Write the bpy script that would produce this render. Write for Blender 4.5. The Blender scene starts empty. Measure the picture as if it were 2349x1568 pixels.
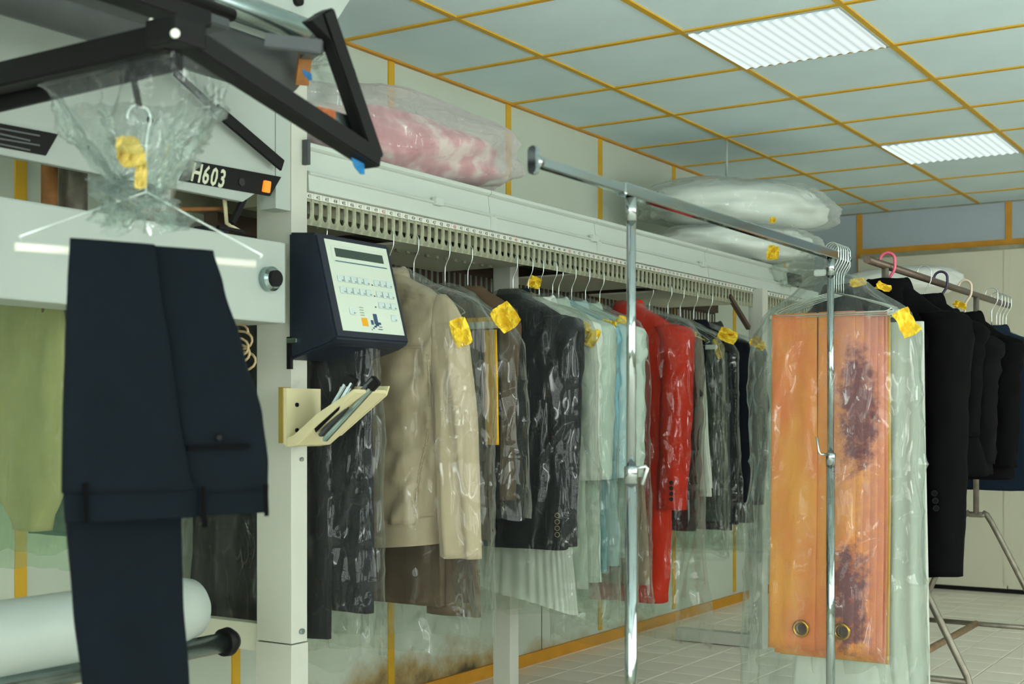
import bpy, bmesh, math, random
from mathutils import Vector, Matrix, noise

# ------------------------------------------------------------------ camera, light, exposure
scene = bpy.context.scene
COL = scene.collection
YAW = math.radians(32.7)
CAM_H = 1.154
F_PX, W_PX, H_PX, HORIZON = 3000.0, 2349.0, 1568.0, 958.0
cam_data = bpy.data.cameras.new('camera')
cam = bpy.data.objects.new('camera', cam_data)
COL.objects.link(cam)
cam.location = (0, 0, CAM_H)
cam.rotation_euler = (math.pi / 2, 0, YAW)
cam_data.sensor_width = 36.0
cam_data.lens = 36.0 * F_PX / W_PX
cam_data.shift_y = (HORIZON - H_PX / 2) / W_PX
cam_data.clip_start = 0.05
cam_data.dof.use_dof = True
cam_data.dof.focus_distance = 4.5
cam_data.dof.aperture_fstop = 4.5
scene.camera = cam

world = bpy.data.worlds.new('daylight')
scene.world = world
world.use_nodes = True
world.node_tree.nodes['Background'].inputs[0].default_value = (0.93, 1.0, 0.945, 1)
world.node_tree.nodes['Background'].inputs[1].default_value = 6.3      # overcast daylight at the shop front

LAMP = 1.1                                                            # ceiling panels
LAMP_TINT = (0.86, 1.0, 0.96)

vs = scene.view_settings
vs.view_transform = 'Standard'
vs.look = 'None'
vs.exposure = -0.08
vs.gamma = 1.0
vs.use_curve_mapping = False
try:
    scene.cycles.transparent_max_bounces = 24
    scene.cycles.max_bounces = 5
    scene.cycles.diffuse_bounces = 3
    scene.cycles.glossy_bounces = 2
    scene.cycles.use_denoising = True
    scene.cycles.use_adaptive_sampling = True
    scene.cycles.adaptive_threshold = 0.12
    scene.cycles.adaptive_min_samples = 8
    scene.cycles.sample_clamp_indirect = 6.0
except Exception:
    pass

# ------------------------------------------------------------------ helpers
SY, CY = math.sin(YAW), math.cos(YAW)

def ray(px):
    r = (px - W_PX / 2) / F_PX
    return Vector((r * CY - SY, r * SY + CY))

def at(px, py, X=None, Y=None, Z=None, d=None):
    """world point seen at a pixel, on the plane X=, Y= or Z= (or at depth d)"""
    q = ray(px)
    k = (HORIZON - py) / F_PX
    if X is not None: d = X / q.x
    elif Y is not None: d = Y / q.y
    elif Z is not None: d = (Z - CAM_H) / k
    return Vector((q.x * d, q.y * d, CAM_H + k * d))

def lin(h):
    if isinstance(h, str):
        h = h.lstrip('#')
        c = [int(h[i:i + 2], 16) / 255 for i in (0, 2, 4)]
        return tuple((v / 12.92 if v <= 0.04045 else ((v + 0.055) / 1.055) ** 2.4) for v in c)
    return tuple(h)

MATS = {}
def mat(name, color, rough=0.6, metal=0.0, var=0.0, vscale=6.0, bump=0.0, bscale=200.0, spec=0.5, sheen=0.0, stretch=None):
    if name in MATS: return MATS[name]
    m = bpy.data.materials.new(name); m.use_nodes = True
    nt = m.node_tree; b = nt.nodes['Principled BSDF']
    c = lin(color)
    b.inputs['Base Color'].default_value = (*c, 1)
    b.inputs['Roughness'].default_value = rough
    b.inputs['Metallic'].default_value = metal
    b.inputs['Specular IOR Level'].default_value = spec
    if sheen: b.inputs['Sheen Weight'].default_value = sheen
    tc = nt.nodes.new('ShaderNodeTexCoord')
    src = tc.outputs['Object']
    if stretch:
        mp = nt.nodes.new('ShaderNodeMapping'); mp.inputs['Scale'].default_value = stretch
        nt.links.new(src, mp.inputs['Vector']); src = mp.outputs['Vector']
    if var:
        n = nt.nodes.new('ShaderNodeTexNoise'); n.inputs['Scale'].default_value = vscale; n.inputs['Detail'].default_value = 5
        nt.links.new(src, n.inputs['Vector'])
        r = nt.nodes.new('ShaderNodeValToRGB')
        r.color_ramp.elements[0].position = 0.3; r.color_ramp.elements[1].position = 0.7
        r.color_ramp.elements[0].color = (*[max(0, v * (1 - var)) for v in c], 1)
        r.color_ramp.elements[1].color = (*[min(1, v * (1 + var)) for v in c], 1)
        nt.links.new(n.outputs['Fac'], r.inputs['Fac']); nt.links.new(r.outputs['Color'], b.inputs['Base Color'])
    if bump:
        n2 = nt.nodes.new('ShaderNodeTexNoise'); n2.inputs['Scale'].default_value = bscale; n2.inputs['Detail'].default_value = 3
        nt.links.new(src, n2.inputs['Vector'])
        bp = nt.nodes.new('ShaderNodeBump'); bp.inputs['Strength'].default_value = bump; bp.inputs['Distance'].default_value = 0.004
        nt.links.new(n2.outputs['Fac'], bp.inputs['Height']); nt.links.new(bp.outputs['Normal'], b.inputs['Normal'])
    MATS[name] = m
    return m

def film(name, tint='#eef6f2', veil=0.05, veil_col='#e6f2ec', gloss=1.0, rough=0.10, cap=0.24, edge=0.18, crinkle=0.26, line=0.075):
    """clear polythene film: transparent sheet with a fresnel gloss and a faint milky veil"""
    if name in MATS: return MATS[name]
    m = bpy.data.materials.new(name); m.use_nodes = True
    nt = m.node_tree; nt.nodes.clear(); N = nt.nodes.new; L = nt.links.new
    out = N('ShaderNodeOutputMaterial')
    tr = N('ShaderNodeBsdfTransparent'); tr.inputs['Color'].default_value = (*lin(tint), 1)
    gl = N('ShaderNodeBsdfGlossy'); gl.inputs['Roughness'].default_value = rough
    df = N('ShaderNodeBsdfDiffuse'); df.inputs['Color'].default_value = (*lin(veil_col), 1)
    if crinkle:
        tc = N('ShaderNodeTexCoord'); mp = N('ShaderNodeMapping'); mp.inputs['Scale'].default_value = (26, 26, 8)
        L(tc.outputs['Object'], mp.inputs['Vector'])
        nz = N('ShaderNodeTexNoise'); nz.inputs['Scale'].default_value = 1.0; nz.inputs['Detail'].default_value = 0.0; nz.inputs['Distortion'].default_value = 0.7
        L(mp.outputs['Vector'], nz.inputs['Vector'])
        bp = N('ShaderNodeBump'); bp.inputs['Strength'].default_value = crinkle; bp.inputs['Distance'].default_value = 0.03
        L(nz.outputs['Fac'], bp.inputs['Height']); L(bp.outputs['Normal'], gl.inputs['Normal'])
    fr = N('ShaderNodeFresnel'); fr.inputs['IOR'].default_value = 1.45
    sb = N('ShaderNodeMath'); sb.operation = 'SUBTRACT'; sb.use_clamp = True; sb.inputs[1].default_value = 0.025; L(fr.outputs[0], sb.inputs[0])
    mu = N('ShaderNodeMath'); mu.operation = 'MULTIPLY'; mu.inputs[1].default_value = gloss; L(sb.outputs[0], mu.inputs[0])
    if crinkle:                                   # thin noise lines given extra gloss, painted in as crease glints
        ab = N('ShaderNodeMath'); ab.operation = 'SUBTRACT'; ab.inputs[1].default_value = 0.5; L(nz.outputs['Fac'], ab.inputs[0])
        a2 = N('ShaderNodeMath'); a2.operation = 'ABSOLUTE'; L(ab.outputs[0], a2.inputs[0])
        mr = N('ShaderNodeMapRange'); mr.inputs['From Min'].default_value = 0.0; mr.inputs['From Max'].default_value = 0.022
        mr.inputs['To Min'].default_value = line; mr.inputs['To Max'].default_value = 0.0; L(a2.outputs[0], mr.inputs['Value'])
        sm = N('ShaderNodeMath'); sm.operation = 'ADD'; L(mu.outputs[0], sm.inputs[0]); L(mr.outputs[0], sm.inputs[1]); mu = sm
    mn = N('ShaderNodeMath'); mn.operation = 'MINIMUM'; mn.inputs[1].default_value = cap; L(mu.outputs[0], mn.inputs[0]); mu = mn
    lw = N('ShaderNodeLayerWeight'); lw.inputs['Blend'].default_value = 0.5
    pw = N('ShaderNodeMath'); pw.operation = 'POWER'; pw.inputs[1].default_value = 3.0; L(lw.outputs['Facing'], pw.inputs[0])
    vv = N('ShaderNodeMath'); vv.operation = 'MULTIPLY_ADD'; vv.inputs[1].default_value = edge; vv.inputs[2].default_value = veil; L(pw.outputs[0], vv.inputs[0])
    m1 = N('ShaderNodeMixShader'); L(vv.outputs[0], m1.inputs[0])
    L(tr.outputs[0], m1.inputs[1]); L(df.outputs[0], m1.inputs[2])
    m2 = N('ShaderNodeMixShader'); L(mu.outputs[0], m2.inputs[0]); L(m1.outputs[0], m2.inputs[1]); L(gl.outputs[0], m2.inputs[2])
    L(m2.outputs[0], out.inputs['Surface'])
    MATS[name] = m
    return m

def world_of(o):
    if o.parent is None: return o.matrix_basis.copy()
    return world_of(o.parent) @ o.matrix_parent_inverse @ o.matrix_basis

def put(o, parent):
    if parent is not None:
        o.parent = parent
        o.matrix_parent_inverse = world_of(parent).inverted()
    return o

def tag(o, label=None, cat=None, group=None, kind=None):
    if label: o['label'] = label
    if cat: o['category'] = cat
    if group: o['group'] = group
    if kind: o['kind'] = kind
    return o

def empty(name, loc, label=None, cat=None, group=None, kind=None):
    o = bpy.data.objects.new(name, None); COL.objects.link(o)
    o.location = loc; o.empty_display_size = 0.1
    return tag(o, label, cat, group, kind)

def mesh_obj(name, verts, faces, m=None, parent=None, smooth=False, label=None):
    me = bpy.data.meshes.new(name)
    me.from_pydata([tuple(v) for v in verts], [], faces)
    me.update()
    return link_mesh(name, me, m, parent, smooth, label)

def link_mesh(name, me, m=None, parent=None, smooth=False, label=None):
    if m is not None and len(me.materials) == 0: me.materials.append(m)
    if smooth:
        for p in me.polygons: p.use_smooth = True
    o = bpy.data.objects.new(name, me); COL.objects.link(o)
    put(o, parent)
    if label: o['label'] = label
    return o

def bm_obj(name, bm, m=None, parent=None, smooth=False, label=None):
    bmesh.ops.recalc_face_normals(bm, faces=bm.faces)
    me = bpy.data.meshes.new(name); bm.to_mesh(me); bm.free()
    return link_mesh(name, me, m, parent, smooth, label)

def bm_box(bm, x0, x1, y0, y1, z0, z1, bevel=0.0, rot=None):
    vs_ = [bm.verts.new((x, y, z)) for z in (z0, z1) for y in (y0, y1) for x in (x0, x1)]
    fs = [(0, 2, 3, 1), (4, 5, 7, 6), (0, 1, 5, 4), (2, 6, 7, 3), (0, 4, 6, 2), (1, 3, 7, 5)]
    nf = [bm.faces.new([vs_[i] for i in f]) for f in fs]
    if bevel:
        es = list({e for f in nf for e in f.edges})
        bmesh.ops.bevel(bm, geom=es, offset=bevel, segments=2, affect='EDGES', profile=0.6)
    return vs_

def box(name, x0, x1, y0, y1, z0, z1, m, parent=None, bevel=0.0, label=None):
    bm = bmesh.new(); bm_box(bm, min(x0, x1), max(x0, x1), min(y0, y1), max(y0, y1), min(z0, z1), max(z0, z1), bevel)
    return bm_obj(name, bm, m, parent, label=label)

def prism(name, poly, axis, a0, a1, m, parent=None, bevel=0.0, label=None):
    """polygon in the plane across axis ('X': (y,z), 'Y': (x,z)), extruded from a0 to a1"""
    bm = bmesh.new()
    f3 = (lambda p, a: (a, p[0], p[1])) if axis == 'X' else ((lambda p, a: (p[0], a, p[1])) if axis == 'Y' else (lambda p, a: (p[0], p[1], a)))
    A = [bm.verts.new(f3(p, a0)) for p in poly]; B = [bm.verts.new(f3(p, a1)) for p in poly]
    n = len(poly)
    bm.faces.new(A); bm.faces.new(B[::-1])
    for i in range(n): bm.faces.new((A[i], B[i], B[(i + 1) % n], A[(i + 1) % n]))
    if bevel: bmesh.ops.bevel(bm, geom=list(bm.edges), offset=bevel, segments=2, affect='EDGES')
    return bm_obj(name, bm, m, parent, label=label)

def tube_geo(pts, rad, segs=10, closed_ends=True, squash=None):
    pts = [Vector(p) for p in pts]; n = len(pts)
    rads = rad if isinstance(rad, (list, tuple)) else [rad] * n
    verts, faces = [], []
    t0 = (pts[1] - pts[0]).normalized()
    up = Vector((0, 0, 1)) if abs(t0.z) < 0.9 else Vector((1, 0, 0))
    u = t0.cross(up).normalized()
    for i, p in enumerate(pts):
        t = (pts[min(i + 1, n - 1)] - pts[max(i - 1, 0)]).normalized()
        u = (u - t * u.dot(t)).normalized(); v = t.cross(u)
        for k in range(segs):
            a = 2 * math.pi * k / segs + math.pi / segs
            verts.append(p + (u * math.cos(a) + v * math.sin(a)) * rads[i])
    for i in range(n - 1):
        for k in range(segs):
            a, b = i * segs + k, i * segs + (k + 1) % segs
            faces.append((a, b, b + segs, a + segs))
    if closed_ends:
        faces.append(tuple(range(segs))[::-1]); faces.append(tuple(range((n - 1) * segs, n * segs)))
    return verts, faces

def tube(name, pts, rad, m, parent=None, segs=10, smooth=True, label=None):
    v, f = tube_geo(pts, rad, segs)
    o = mesh_obj(name, v, f, m, parent, False, label)
    if smooth:
        for p in o.data.polygons: p.use_smooth = len(p.vertices) == 4
    return o

def bar(name, a, b, w, h, m, parent=None, bevel=0.0, label=None):
    """rectangular bar from a to b, w wide sideways, h tall"""
    a, b = Vector(a), Vector(b); t = (b - a).normalized()
    up = Vector((0, 0, 1)) if abs(t.z) < 0.95 else Vector((1, 0, 0))
    s = t.cross(up).normalized() * (w / 2); u = s.cross(t).normalized() * (h / 2)
    bm = bmesh.new()
    V = [bm.verts.new(p + x * s + y * u) for p in (a, b) for x, y in ((-1, -1), (1, -1), (1, 1), (-1, 1))]
    for f in ((0, 1, 2, 3), (7, 6, 5, 4), (0, 4, 5, 1), (1, 5, 6, 2), (2, 6, 7, 3), (3, 7, 4, 0)): bm.faces.new([V[i] for i in f])
    if bevel: bmesh.ops.bevel(bm, geom=list(bm.edges), offset=bevel, segments=2, affect='EDGES')
    return bm_obj(name, bm, m, parent, label=label)

def smoothpath(pts, n=8):
    """Catmull-Rom through pts"""
    P = [Vector(p) for p in pts]; P = [P[0] * 2 - P[1]] + P + [P[-1] * 2 - P[-2]]
    out = []
    for i in range(1, len(P) - 2):
        for k in range(n):
            t = k / n
            a, b, c, d = P[i - 1], P[i], P[i + 1], P[i + 2]
            out.append(0.5 * ((2 * b) + (c - a) * t + (2 * a - 5 * b + 4 * c - d) * t * t + (3 * b - a - 3 * c + d) * t ** 3))
    out.append(P[-2]); return out

def interp(tab, t):
    if t <= tab[0][0]: return tab[0][1]
    for (a, va), (b, vb) in zip(tab, tab[1:]):
        if t <= b:
            k = (t - a) / (b - a) if b > a else 0
            k = k * k * (3 - 2 * k) * 0.5 + k * 0.5
            return va + (vb - va) * k
    return tab[-1][1]

# text -------------------------------------------------------------
GLYPH = {}
def glyph(ch, off=0.0):
    key = (ch, off)
    if key not in GLYPH:
        cu = bpy.data.curves.new('glyph', 'FONT'); cu.body = ch; cu.size = 1.0; cu.resolution_u = 2; cu.offset = off
        ob = bpy.data.objects.new('glyph', cu)
        me = bpy.data.meshes.new_from_object(ob)
        vs_ = [v.co.copy() for v in me.vertices]; fs = [tuple(p.vertices) for p in me.polygons]
        w = max([v.x for v in vs_] + [0.25])
        GLYPH[key] = (vs_, fs, w)
        bpy.data.objects.remove(ob); bpy.data.curves.remove(cu); bpy.data.meshes.remove(me)
    return GLYPH[key]

def text_geo(s, height, squeeze=1.0, shear=0.0, off=0.0, gap=0.08):
    """flat outline text, centred, in the local x/y plane; cap height = height"""
    k = height / 0.70
    V, Fc, x = [], [], 0.0
    for ch in s:
        if ch == ' ': x += 0.3 * squeeze; continue
        gv, gf, w = glyph(ch, off)
        b = len(V)
        V += [Vector(((x + v.x * squeeze + v.y * shear) * k, v.y * k, 0)) for v in gv]
        Fc += [tuple(i + b for i in f) for f in gf]
        x += (w + gap) * squeeze
    cx = (min(v.x for v in V) + max(v.x for v in V)) / 2; cy = height / 2
    return [Vector((v.x - cx, v.y - cy, 0)) for v in V], Fc

def text_obj(name, s, origin, xdir, ydir, height, m, parent, **kw):
    v, f = text_geo(s, height, **kw)
    o, xd, yd = Vector(origin), Vector(xdir).normalized(), Vector(ydir).normalized()
    return mesh_obj(name, [o + xd * p.x + yd * p.y for p in v], f, m, parent)

# cloth ------------------------------------------------------------
def fbm(x, y, z, o=3):
    s, a = 0.0, 1.0
    for _ in range(o):
        s += a * noise.noise(Vector((x, y, z))); a *= 0.5; x, y, z = x * 2.03, y * 2.03, z * 2.03
    return s

def se(c, n):
    return math.copysign(abs(c) ** (2.0 / n), c)

def loft(name, rings, m, parent, cap_top=True, cap_bot=True, smooth=True, label=None):
    """rings: list of lists of points, all the same length"""
    n = len(rings[0]); V = [p for r in rings for p in r]; Fc = []
    for i in range(len(rings) - 1):
        for k in range(n):
            a, b = i * n + k, i * n + (k + 1) % n
            Fc.append((a, a + n, b + n, b))
    if cap_top: Fc.append(tuple(range(n)))
    if cap_bot: Fc.append(tuple(range(len(V) - n, len(V)))[::-1])
    return mesh_obj(name, V, Fc, m, parent, smooth, label)

def frame_pt(c, yaw, x, y, z):
    ca, sa = math.cos(yaw), math.sin(yaw)
    return Vector((c[0] + x * ca - y * sa, c[1] + x * sa + y * ca, c[2] + z))

def cloth_body(name, c, yaw, L, hw_tab, th_tab, m, parent, seed=0, fold=0.012, ffreq=9.0, nexp=2.6, seg=64, rows=44, hem=0.006, lean=0.0, label=None, wrk=.22, gather=0.0):
    """closed hanging body; c = neck point, profile tables by depth z in metres below it"""
    rings = []
    for i in range(rows + 1):
        t = i / rows; z = L * (t ** 1.15)
        hw, th = interp(hw_tab, z), interp(th_tab, z)
        ramp = min(1.0, max(0.0, (z - 0.05) / 0.35))
        R = []
        for k in range(seg):
            a = 2 * math.pi * k / seg
            x = hw * se(math.cos(a), nexp); y = th * se(math.sin(a), nexp)
            side = 1 if math.sin(a) > 0 else -1
            q = fbm(x * ffreq + seed * 3.1, side * 2.0 + seed, z * 1.3 + seed * 1.7) * fold * ramp
            q2 = fbm(x * 22 + seed, side + seed * 2, z * 14 + x * 9, 2) * fold * wrk
            y += side * (q + q2) * min(1, abs(math.sin(a)) * 2)
            if gather: y += side * gather * (math.sin(x * 95 + 3 * noise.noise(Vector((x * 9, side, seed)))) * math.exp(-((L - z) / .07) ** 2) + .6 * math.sin(x * 60 + z * 8) * math.exp(-((z - .27) / .05) ** 2)) * min(1, abs(math.sin(a)) * 2)
            x += math.copysign(1, math.cos(a)) * fbm(seed + 9, side * .3, z * 5.0) * fold * 0.8 * ramp * abs(math.cos(a))
            zz = -z + (fbm(x * 6 + seed, 0.3 * side, seed) * hem if t > 0.97 else 0)
            R.append(frame_pt(c, yaw, x + lean * z, y, zz))
        rings.append(R)
    return loft(name, rings, m, parent, label=label)

def sleeve_geo(c, yaw, pts, rads, flat, m, parent, seed, name='sleeve', wr=0.010, rows=34, seg=22, label=None):
    P = smoothpath([Vector(p) for p in pts], 10); n = len(P)
    rings = []
    for i in range(rows + 1):
        t = i / rows; f = t * (n - 1); k0 = min(int(f), n - 2); fr = f - k0
        p = P[k0].lerp(P[k0 + 1], fr); r = interp(rads, t)
        R = []
        for k in range(seg):
            a = 2 * math.pi * k / seg
            q = 1 + 0 * a
            rr = r + fbm(math.cos(a) * 2 + seed, math.sin(a) * 2, t * 9 + seed, 3) * wr + math.sin(t * 46 + 2 * math.cos(a + seed)) * wr * 0.25 * math.exp(-((t - .45) / .25) ** 2)
            R.append(frame_pt(c, yaw, p.x + rr * math.cos(a), p.y + rr * flat * math.sin(a), p.z))
        rings.append(R)
    return loft(name, rings, m, parent, label=label)

def hanger_wire(c, rail_z, yaw, hw, m, label, bar_z=None, name='wire_hanger', hook_r=0.019, wire=0.0017, plastic=False, hook_yaw=None, drop=0.10, group=None):
    """one hanger: hook over the rail at rail_z above point c=(x,y); shoulders drop to +-hw"""
    x, y = c; neck = rail_z - 0.13
    o = empty(name, (x, y, neck - drop), label, 'hanger', group)
    hy = yaw if hook_yaw is None else hook_yaw
    hk = []
    for k in range(15):
        a = math.radians(205 - k * 205 / 14)
        hk.append(frame_pt((x, y, rail_z - hook_r + 0.004), hy, hook_r * math.cos(a), 0, hook_r * math.sin(a) + hook_r * 0.9))
    hk += [frame_pt((x, y, rail_z), hy, hook_r * 0.95, 0, -0.03), frame_pt((x, y, rail_z), hy, hook_r * 0.3, 0, -0.055),
           frame_pt((x, y, 0), hy, 0, 0, rail_z - 0.075), frame_pt((x, y, 0), hy, 0, 0, neck)]
    tube('hook', smoothpath(hk, 3), wire * 1.15, m, o, 6)
    f = lambda a, z: frame_pt((x, y, 0), yaw, a, 0, z)
    pts = [f(0, neck), f(hw * .35, neck - drop * .28), f(hw * .75, neck - drop * .7), f(hw * .97, neck - drop), f(hw, neck - drop - .008)]
    bz = neck - drop - .016
    pts2 = pts + [f(hw * .9, bz), f(0, bz), f(-hw * .9, bz)] + [f(-hw, neck - drop - .008), f(-hw * .97, neck - drop), f(-hw * .75, neck - drop * .7), f(-hw * .35, neck - drop * .28), f(0, neck)]
    tube('shoulder_wire', pts2, wire * (1.0 if not plastic else 2.2), m, o, 6)
    return o

def ticket(p, parent, seed, w=0.05, h=0.06, mname='ticket_yellow', name='ticket', nrm=(0.5, -0.85, 0)):
    rnd = random.Random(seed); n = Vector(nrm).normalized(); s = Vector((0, 0, 1)).cross(n).normalized(); u = Vector((0, 0, 1))
    ang = rnd.uniform(-.7, .7); s, u = s * math.cos(ang) + u * math.sin(ang), u * math.cos(ang) - s * math.sin(ang)
    V, Fc, N = [], [], 9
    for j in range(N + 1):
        for i in range(N + 1):
            a, b = i / N - .5, j / N - .5
            q = noise.noise(Vector((a * 3.4 + seed * 1.3, b * 3.4, seed))) * .034 + abs(a - b * .5 + .1 * rnd.random()) * .035 + noise.noise(Vector((a * 7, b * 7, seed + 3))) * .010
            k_ = 1 - .10 * (abs(a) * abs(b) * 4) ** 1.5 + .05 * noise.noise(Vector((a * 3, b * 3, seed * 2.0)))
            V.append(Vector(p) + s * a * w * k_ + u * b * h * k_ + n * (q * min(1.2, w / .06)))
    for j in range(N):
        for i in range(N):
            a = j * (N + 1) + i; Fc.append((a, a + 1, a + N + 2, a + N + 1))
    return mesh_obj(name, V, Fc, MATS[mname], parent, False, 'yellow paper ticket')

def ridge(x, y, z):
    """thin sharp creases on otherwise calm film"""
    v = 1 - abs(noise.noise(Vector((x, y, z)))) * 3.0
    return max(0.0, v) ** 4

def bag(label, c, zb, hw, th, m, seed, yaw=0.0, shoulder=0.10, neck=0.035, tickets=(), crease=0.010, flare=0.02, lean=0.0, hem_slope=0.0, group='garment bags', name='garment_bag', obj=None, nexp=3.2, hemamp=0.03, rows=140, seg=190):
    """clear film bag hanging from the neck point c down to height zb"""
    o = empty(name, (c[0], c[1], zb), label, 'garment bag', group)
    L = c[2] - zb
    ht = [(0, neck * .8), (0.010, neck * 1.6), (0.035, .105), (shoulder, hw * .88), (shoulder + .06, hw), (L * .55, hw + flare * .3), (L, hw + flare)]
    tt = [(0, neck * .6), (0.010, neck * 1.5), (0.035, max(.068, th * .6)), (shoulder, th * .8), (shoulder + .12, th), (L, th * 1.05)]
    rings = []
    for i in range(rows + 1):
        t = i / rows; z = L * t
        h, d = interp(ht, z), interp(tt, z)
        rp = min(1, z / .12); top = math.exp(-((z - shoulder * .9) / .16) ** 2)
        R = []
        for k in range(seg):
            a = 2 * math.pi * k / seg
            ca, sa = math.cos(a), math.sin(a)
            x = h * se(ca, nexp); y = d * se(sa, nexp)
            side = 1 if sa > 0 else -1
            q = fbm(x * 9 + seed, side * 1.7 + seed, z * 1.6 + seed * .7, 2) * crease * 1.3          # slow drape
            q += ridge(x * 9 + seed + z * .8, side * 3, z * 1.5 + seed * .3) * crease * .75           # long hanging creases
            q += ridge(x * 6 + seed * 2, side * 5, z * 5.5 - x * 3.5 * side) * crease * .55            # cross crumples
            q += fbm(x * 26 + seed, side * 2 + seed, z * 6.5 + x * 5, 2) * crease * .42                # fine crinkle
            q += ridge(x * 16 + seed, side, z * 3.0) * crease * .55 * top                              # gathers at the shoulders
            y += side * q * rp * min(1, abs(sa) * 2.5)
            x += math.copysign(1, ca) * (fbm(seed * 2, side * .4, z * 3.5, 2) * crease * 1.2 + ridge(seed, side * .5, z * 6) * crease * .5) * rp * abs(ca)
            zz = -z - (hemamp * fbm(a * 1.1 + seed, seed, 0.0) * max(0, t - .9) * 10) - hem_slope * x * t
            R.append(frame_pt(c, yaw, x + lean * z, y, zz))
        rings.append(R)
    loft('film', rings, m, o, cap_top=False, cap_bot=False, smooth=True)
    for i, tk in enumerate(tickets):
        ticket(tk[0], o, seed * 7 + i, *(tk[1:]))
    return o

# ------------------------------------------------------------------ materials
WHITE = mat('painted_white_metal', '#a9b3ac', 0.45, 0, 0.04, 3.0, 0.05, 120)
CASE = mat('white_casing_metal', '#bec7be', 0.4, 0, 0.03, 3.0)
POSTW = mat('cream_white_post', '#c0c2b6', 0.45, 0, 0.04, 2.0)
CREAM = mat('cream_metal', '#d2d3bf', 0.5, 0, 0.05, 4.0)
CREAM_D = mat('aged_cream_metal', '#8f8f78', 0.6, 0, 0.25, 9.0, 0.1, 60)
RAILC = mat('worn_rail_metal', '#9c9e86', 0.5, 0.2, 0.35, 30.0)
RAILB = mat('brown_rail_metal', '#4a3a2e', 0.6, 0.1, 0.25, 20.0)
BLACK = mat('black_metal', '#0d0d0e', 0.5, 0.0, 0.2, 20.0, 0, 200, 0.2)
DGREY = mat('dark_grey_sheet', '#4a4e50', 0.5, 0.2, 0.2, 8.0)
STEEL = mat('brushed_steel', '#9fb0b0', 0.25, 1.0, 0.1, 12.0)
CHROME = mat('chrome', '#a9b2b4', 0.08, 1.0)
WIREM = mat('galvanised_wire', '#c9d2cf', 0.28, 0.9)
NAVYP = mat('navy_plastic', '#131d2d', 0.5, 0.0, 0.1, 10.0, 0.08, 300)
OLDSTEEL = mat('old_rusty_steel', '#7d776a', 0.42, 0.55, 0.3, 25.0)
YEL = mat('yellow_trim', '#d3a524', 0.5, 0, 0.06, 12.0)
ORA = mat('ochre_trim', '#c98d22', 0.55, 0, 0.10, 10.0)
CEILM = mat('mineral_ceiling_tile', '#dcf1f7', 0.9, 0, 0.03, 3.0, 0.25, 260)
GROUT = mat('grout', '#6d6a5c', 0.9, 0, 0.2, 20.0)
TILE = mat('floor_tile', '#f7efe0', 0.32, 0, 0.05, 2.5, 0.02, 30)
TILE2 = mat('floor_tile_warm', '#f3ebda', 0.35, 0, 0.06, 2.5, 0.02, 30)
MATS['ticket_yellow'] = mat('ticket_yellow', '#f0cf3a', 0.7, 0, 0.05, 40.0)
PAPERW = mat('white_label', '#dfe2d6', 0.6)
INK = mat('black_ink', '#14171a', 0.6)
INKRED = mat('red_ink', '#b0493c', 0.6)
CARD = mat('cardboard_core', '#8a5a2a', 0.7, 0, 0.25, 30.0)
BLUET = mat('blue_tape', '#1d6fa8', 0.5)
BEIGE_P = mat('cream_plastic', '#d8cfa6', 0.45, 0, 0.06, 8.0)
TAPEB = mat('brown_tape', '#8f7a35', 0.55, 0, 0.1, 12.0)

def wall_material(name, color, stain):
    m = mat(name, color, 0.7, 0, 0.03, 2.0, 0.05, 80)
    nt = m.node_tree; b = nt.nodes['Principled BSDF']; N = nt.nodes.new; L = nt.links.new
    src = b.inputs['Base Color'].links[0].from_socket
    tc = N('ShaderNodeTexCoord'); sp = N('ShaderNodeSeparateXYZ'); L(tc.outputs['Object'], sp.inputs[0])
    n1 = N('ShaderNodeTexNoise'); n1.inputs['Scale'].default_value = 3.2; n1.inputs['Detail'].default_value = 6; n1.inputs['Roughness'].default_value = .65
    L(tc.outputs['Object'], n1.inputs['Vector'])
    # damp stain rising unevenly from the skirting
    hz = N('ShaderNodeMapRange'); hz.inputs['From Min'].default_value = 0.0; hz.inputs['From Max'].default_value = 0.30
    hz.inputs['To Min'].default_value = 0.42; hz.inputs['To Max'].default_value = -0.25; L(sp.outputs['Z'], hz.inputs['Value'])
    yz = N('ShaderNodeMapRange'); yz.inputs['From Min'].default_value = 4.6; yz.inputs['From Max'].default_value = 6.6
    yz.inputs['To Min'].default_value = 0.12; yz.inputs['To Max'].default_value = -0.22; L(sp.outputs['Y'], yz.inputs['Value'])
    a1 = N('ShaderNodeMath'); a1.operation = 'ADD'; L(n1.outputs['Fac'], a1.inputs[0]); L(hz.outputs[0], a1.inputs[1])
    a2 = N('ShaderNodeMath'); a2.operation = 'ADD'; L(a1.outputs[0], a2.inputs[0]); L(yz.outputs[0], a2.inputs[1])
    r1 = N('ShaderNodeValToRGB'); r1.color_ramp.elements[0].position = 0.62; r1.color_ramp.elements[1].position = 0.86
    r1.color_ramp.elements[0].color = (0, 0, 0, 1); r1.color_ramp.elements[1].color = (.85, .85, .85, 1); L(a2.outputs[0], r1.inputs[0])
    mx = N('ShaderNodeMixRGB'); mx.inputs[2].default_value = (*lin('#9a7a35'), 1); L(r1.outputs[0], mx.inputs[0]); L(src, mx.inputs[1])
    r2 = N('ShaderNodeValToRGB'); r2.color_ramp.elements[0].position = 0.86; r2.color_ramp.elements[1].position = 1.02
    r2.color_ramp.elements[0].color = (0, 0, 0, 1); r2.color_ramp.elements[1].color = (.9, .9, .9, 1); L(a2.outputs[0], r2.inputs[0])
    mx2 = N('ShaderNodeMixRGB'); mx2.inputs[2].default_value = (*lin('#3a3222'), 1); L(r2.outputs[0], mx2.inputs[0]); L(mx.outputs[0], mx2.inputs[1])
    L(mx2.outputs[0], b.inputs['Base Color'])
    return m
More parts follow.
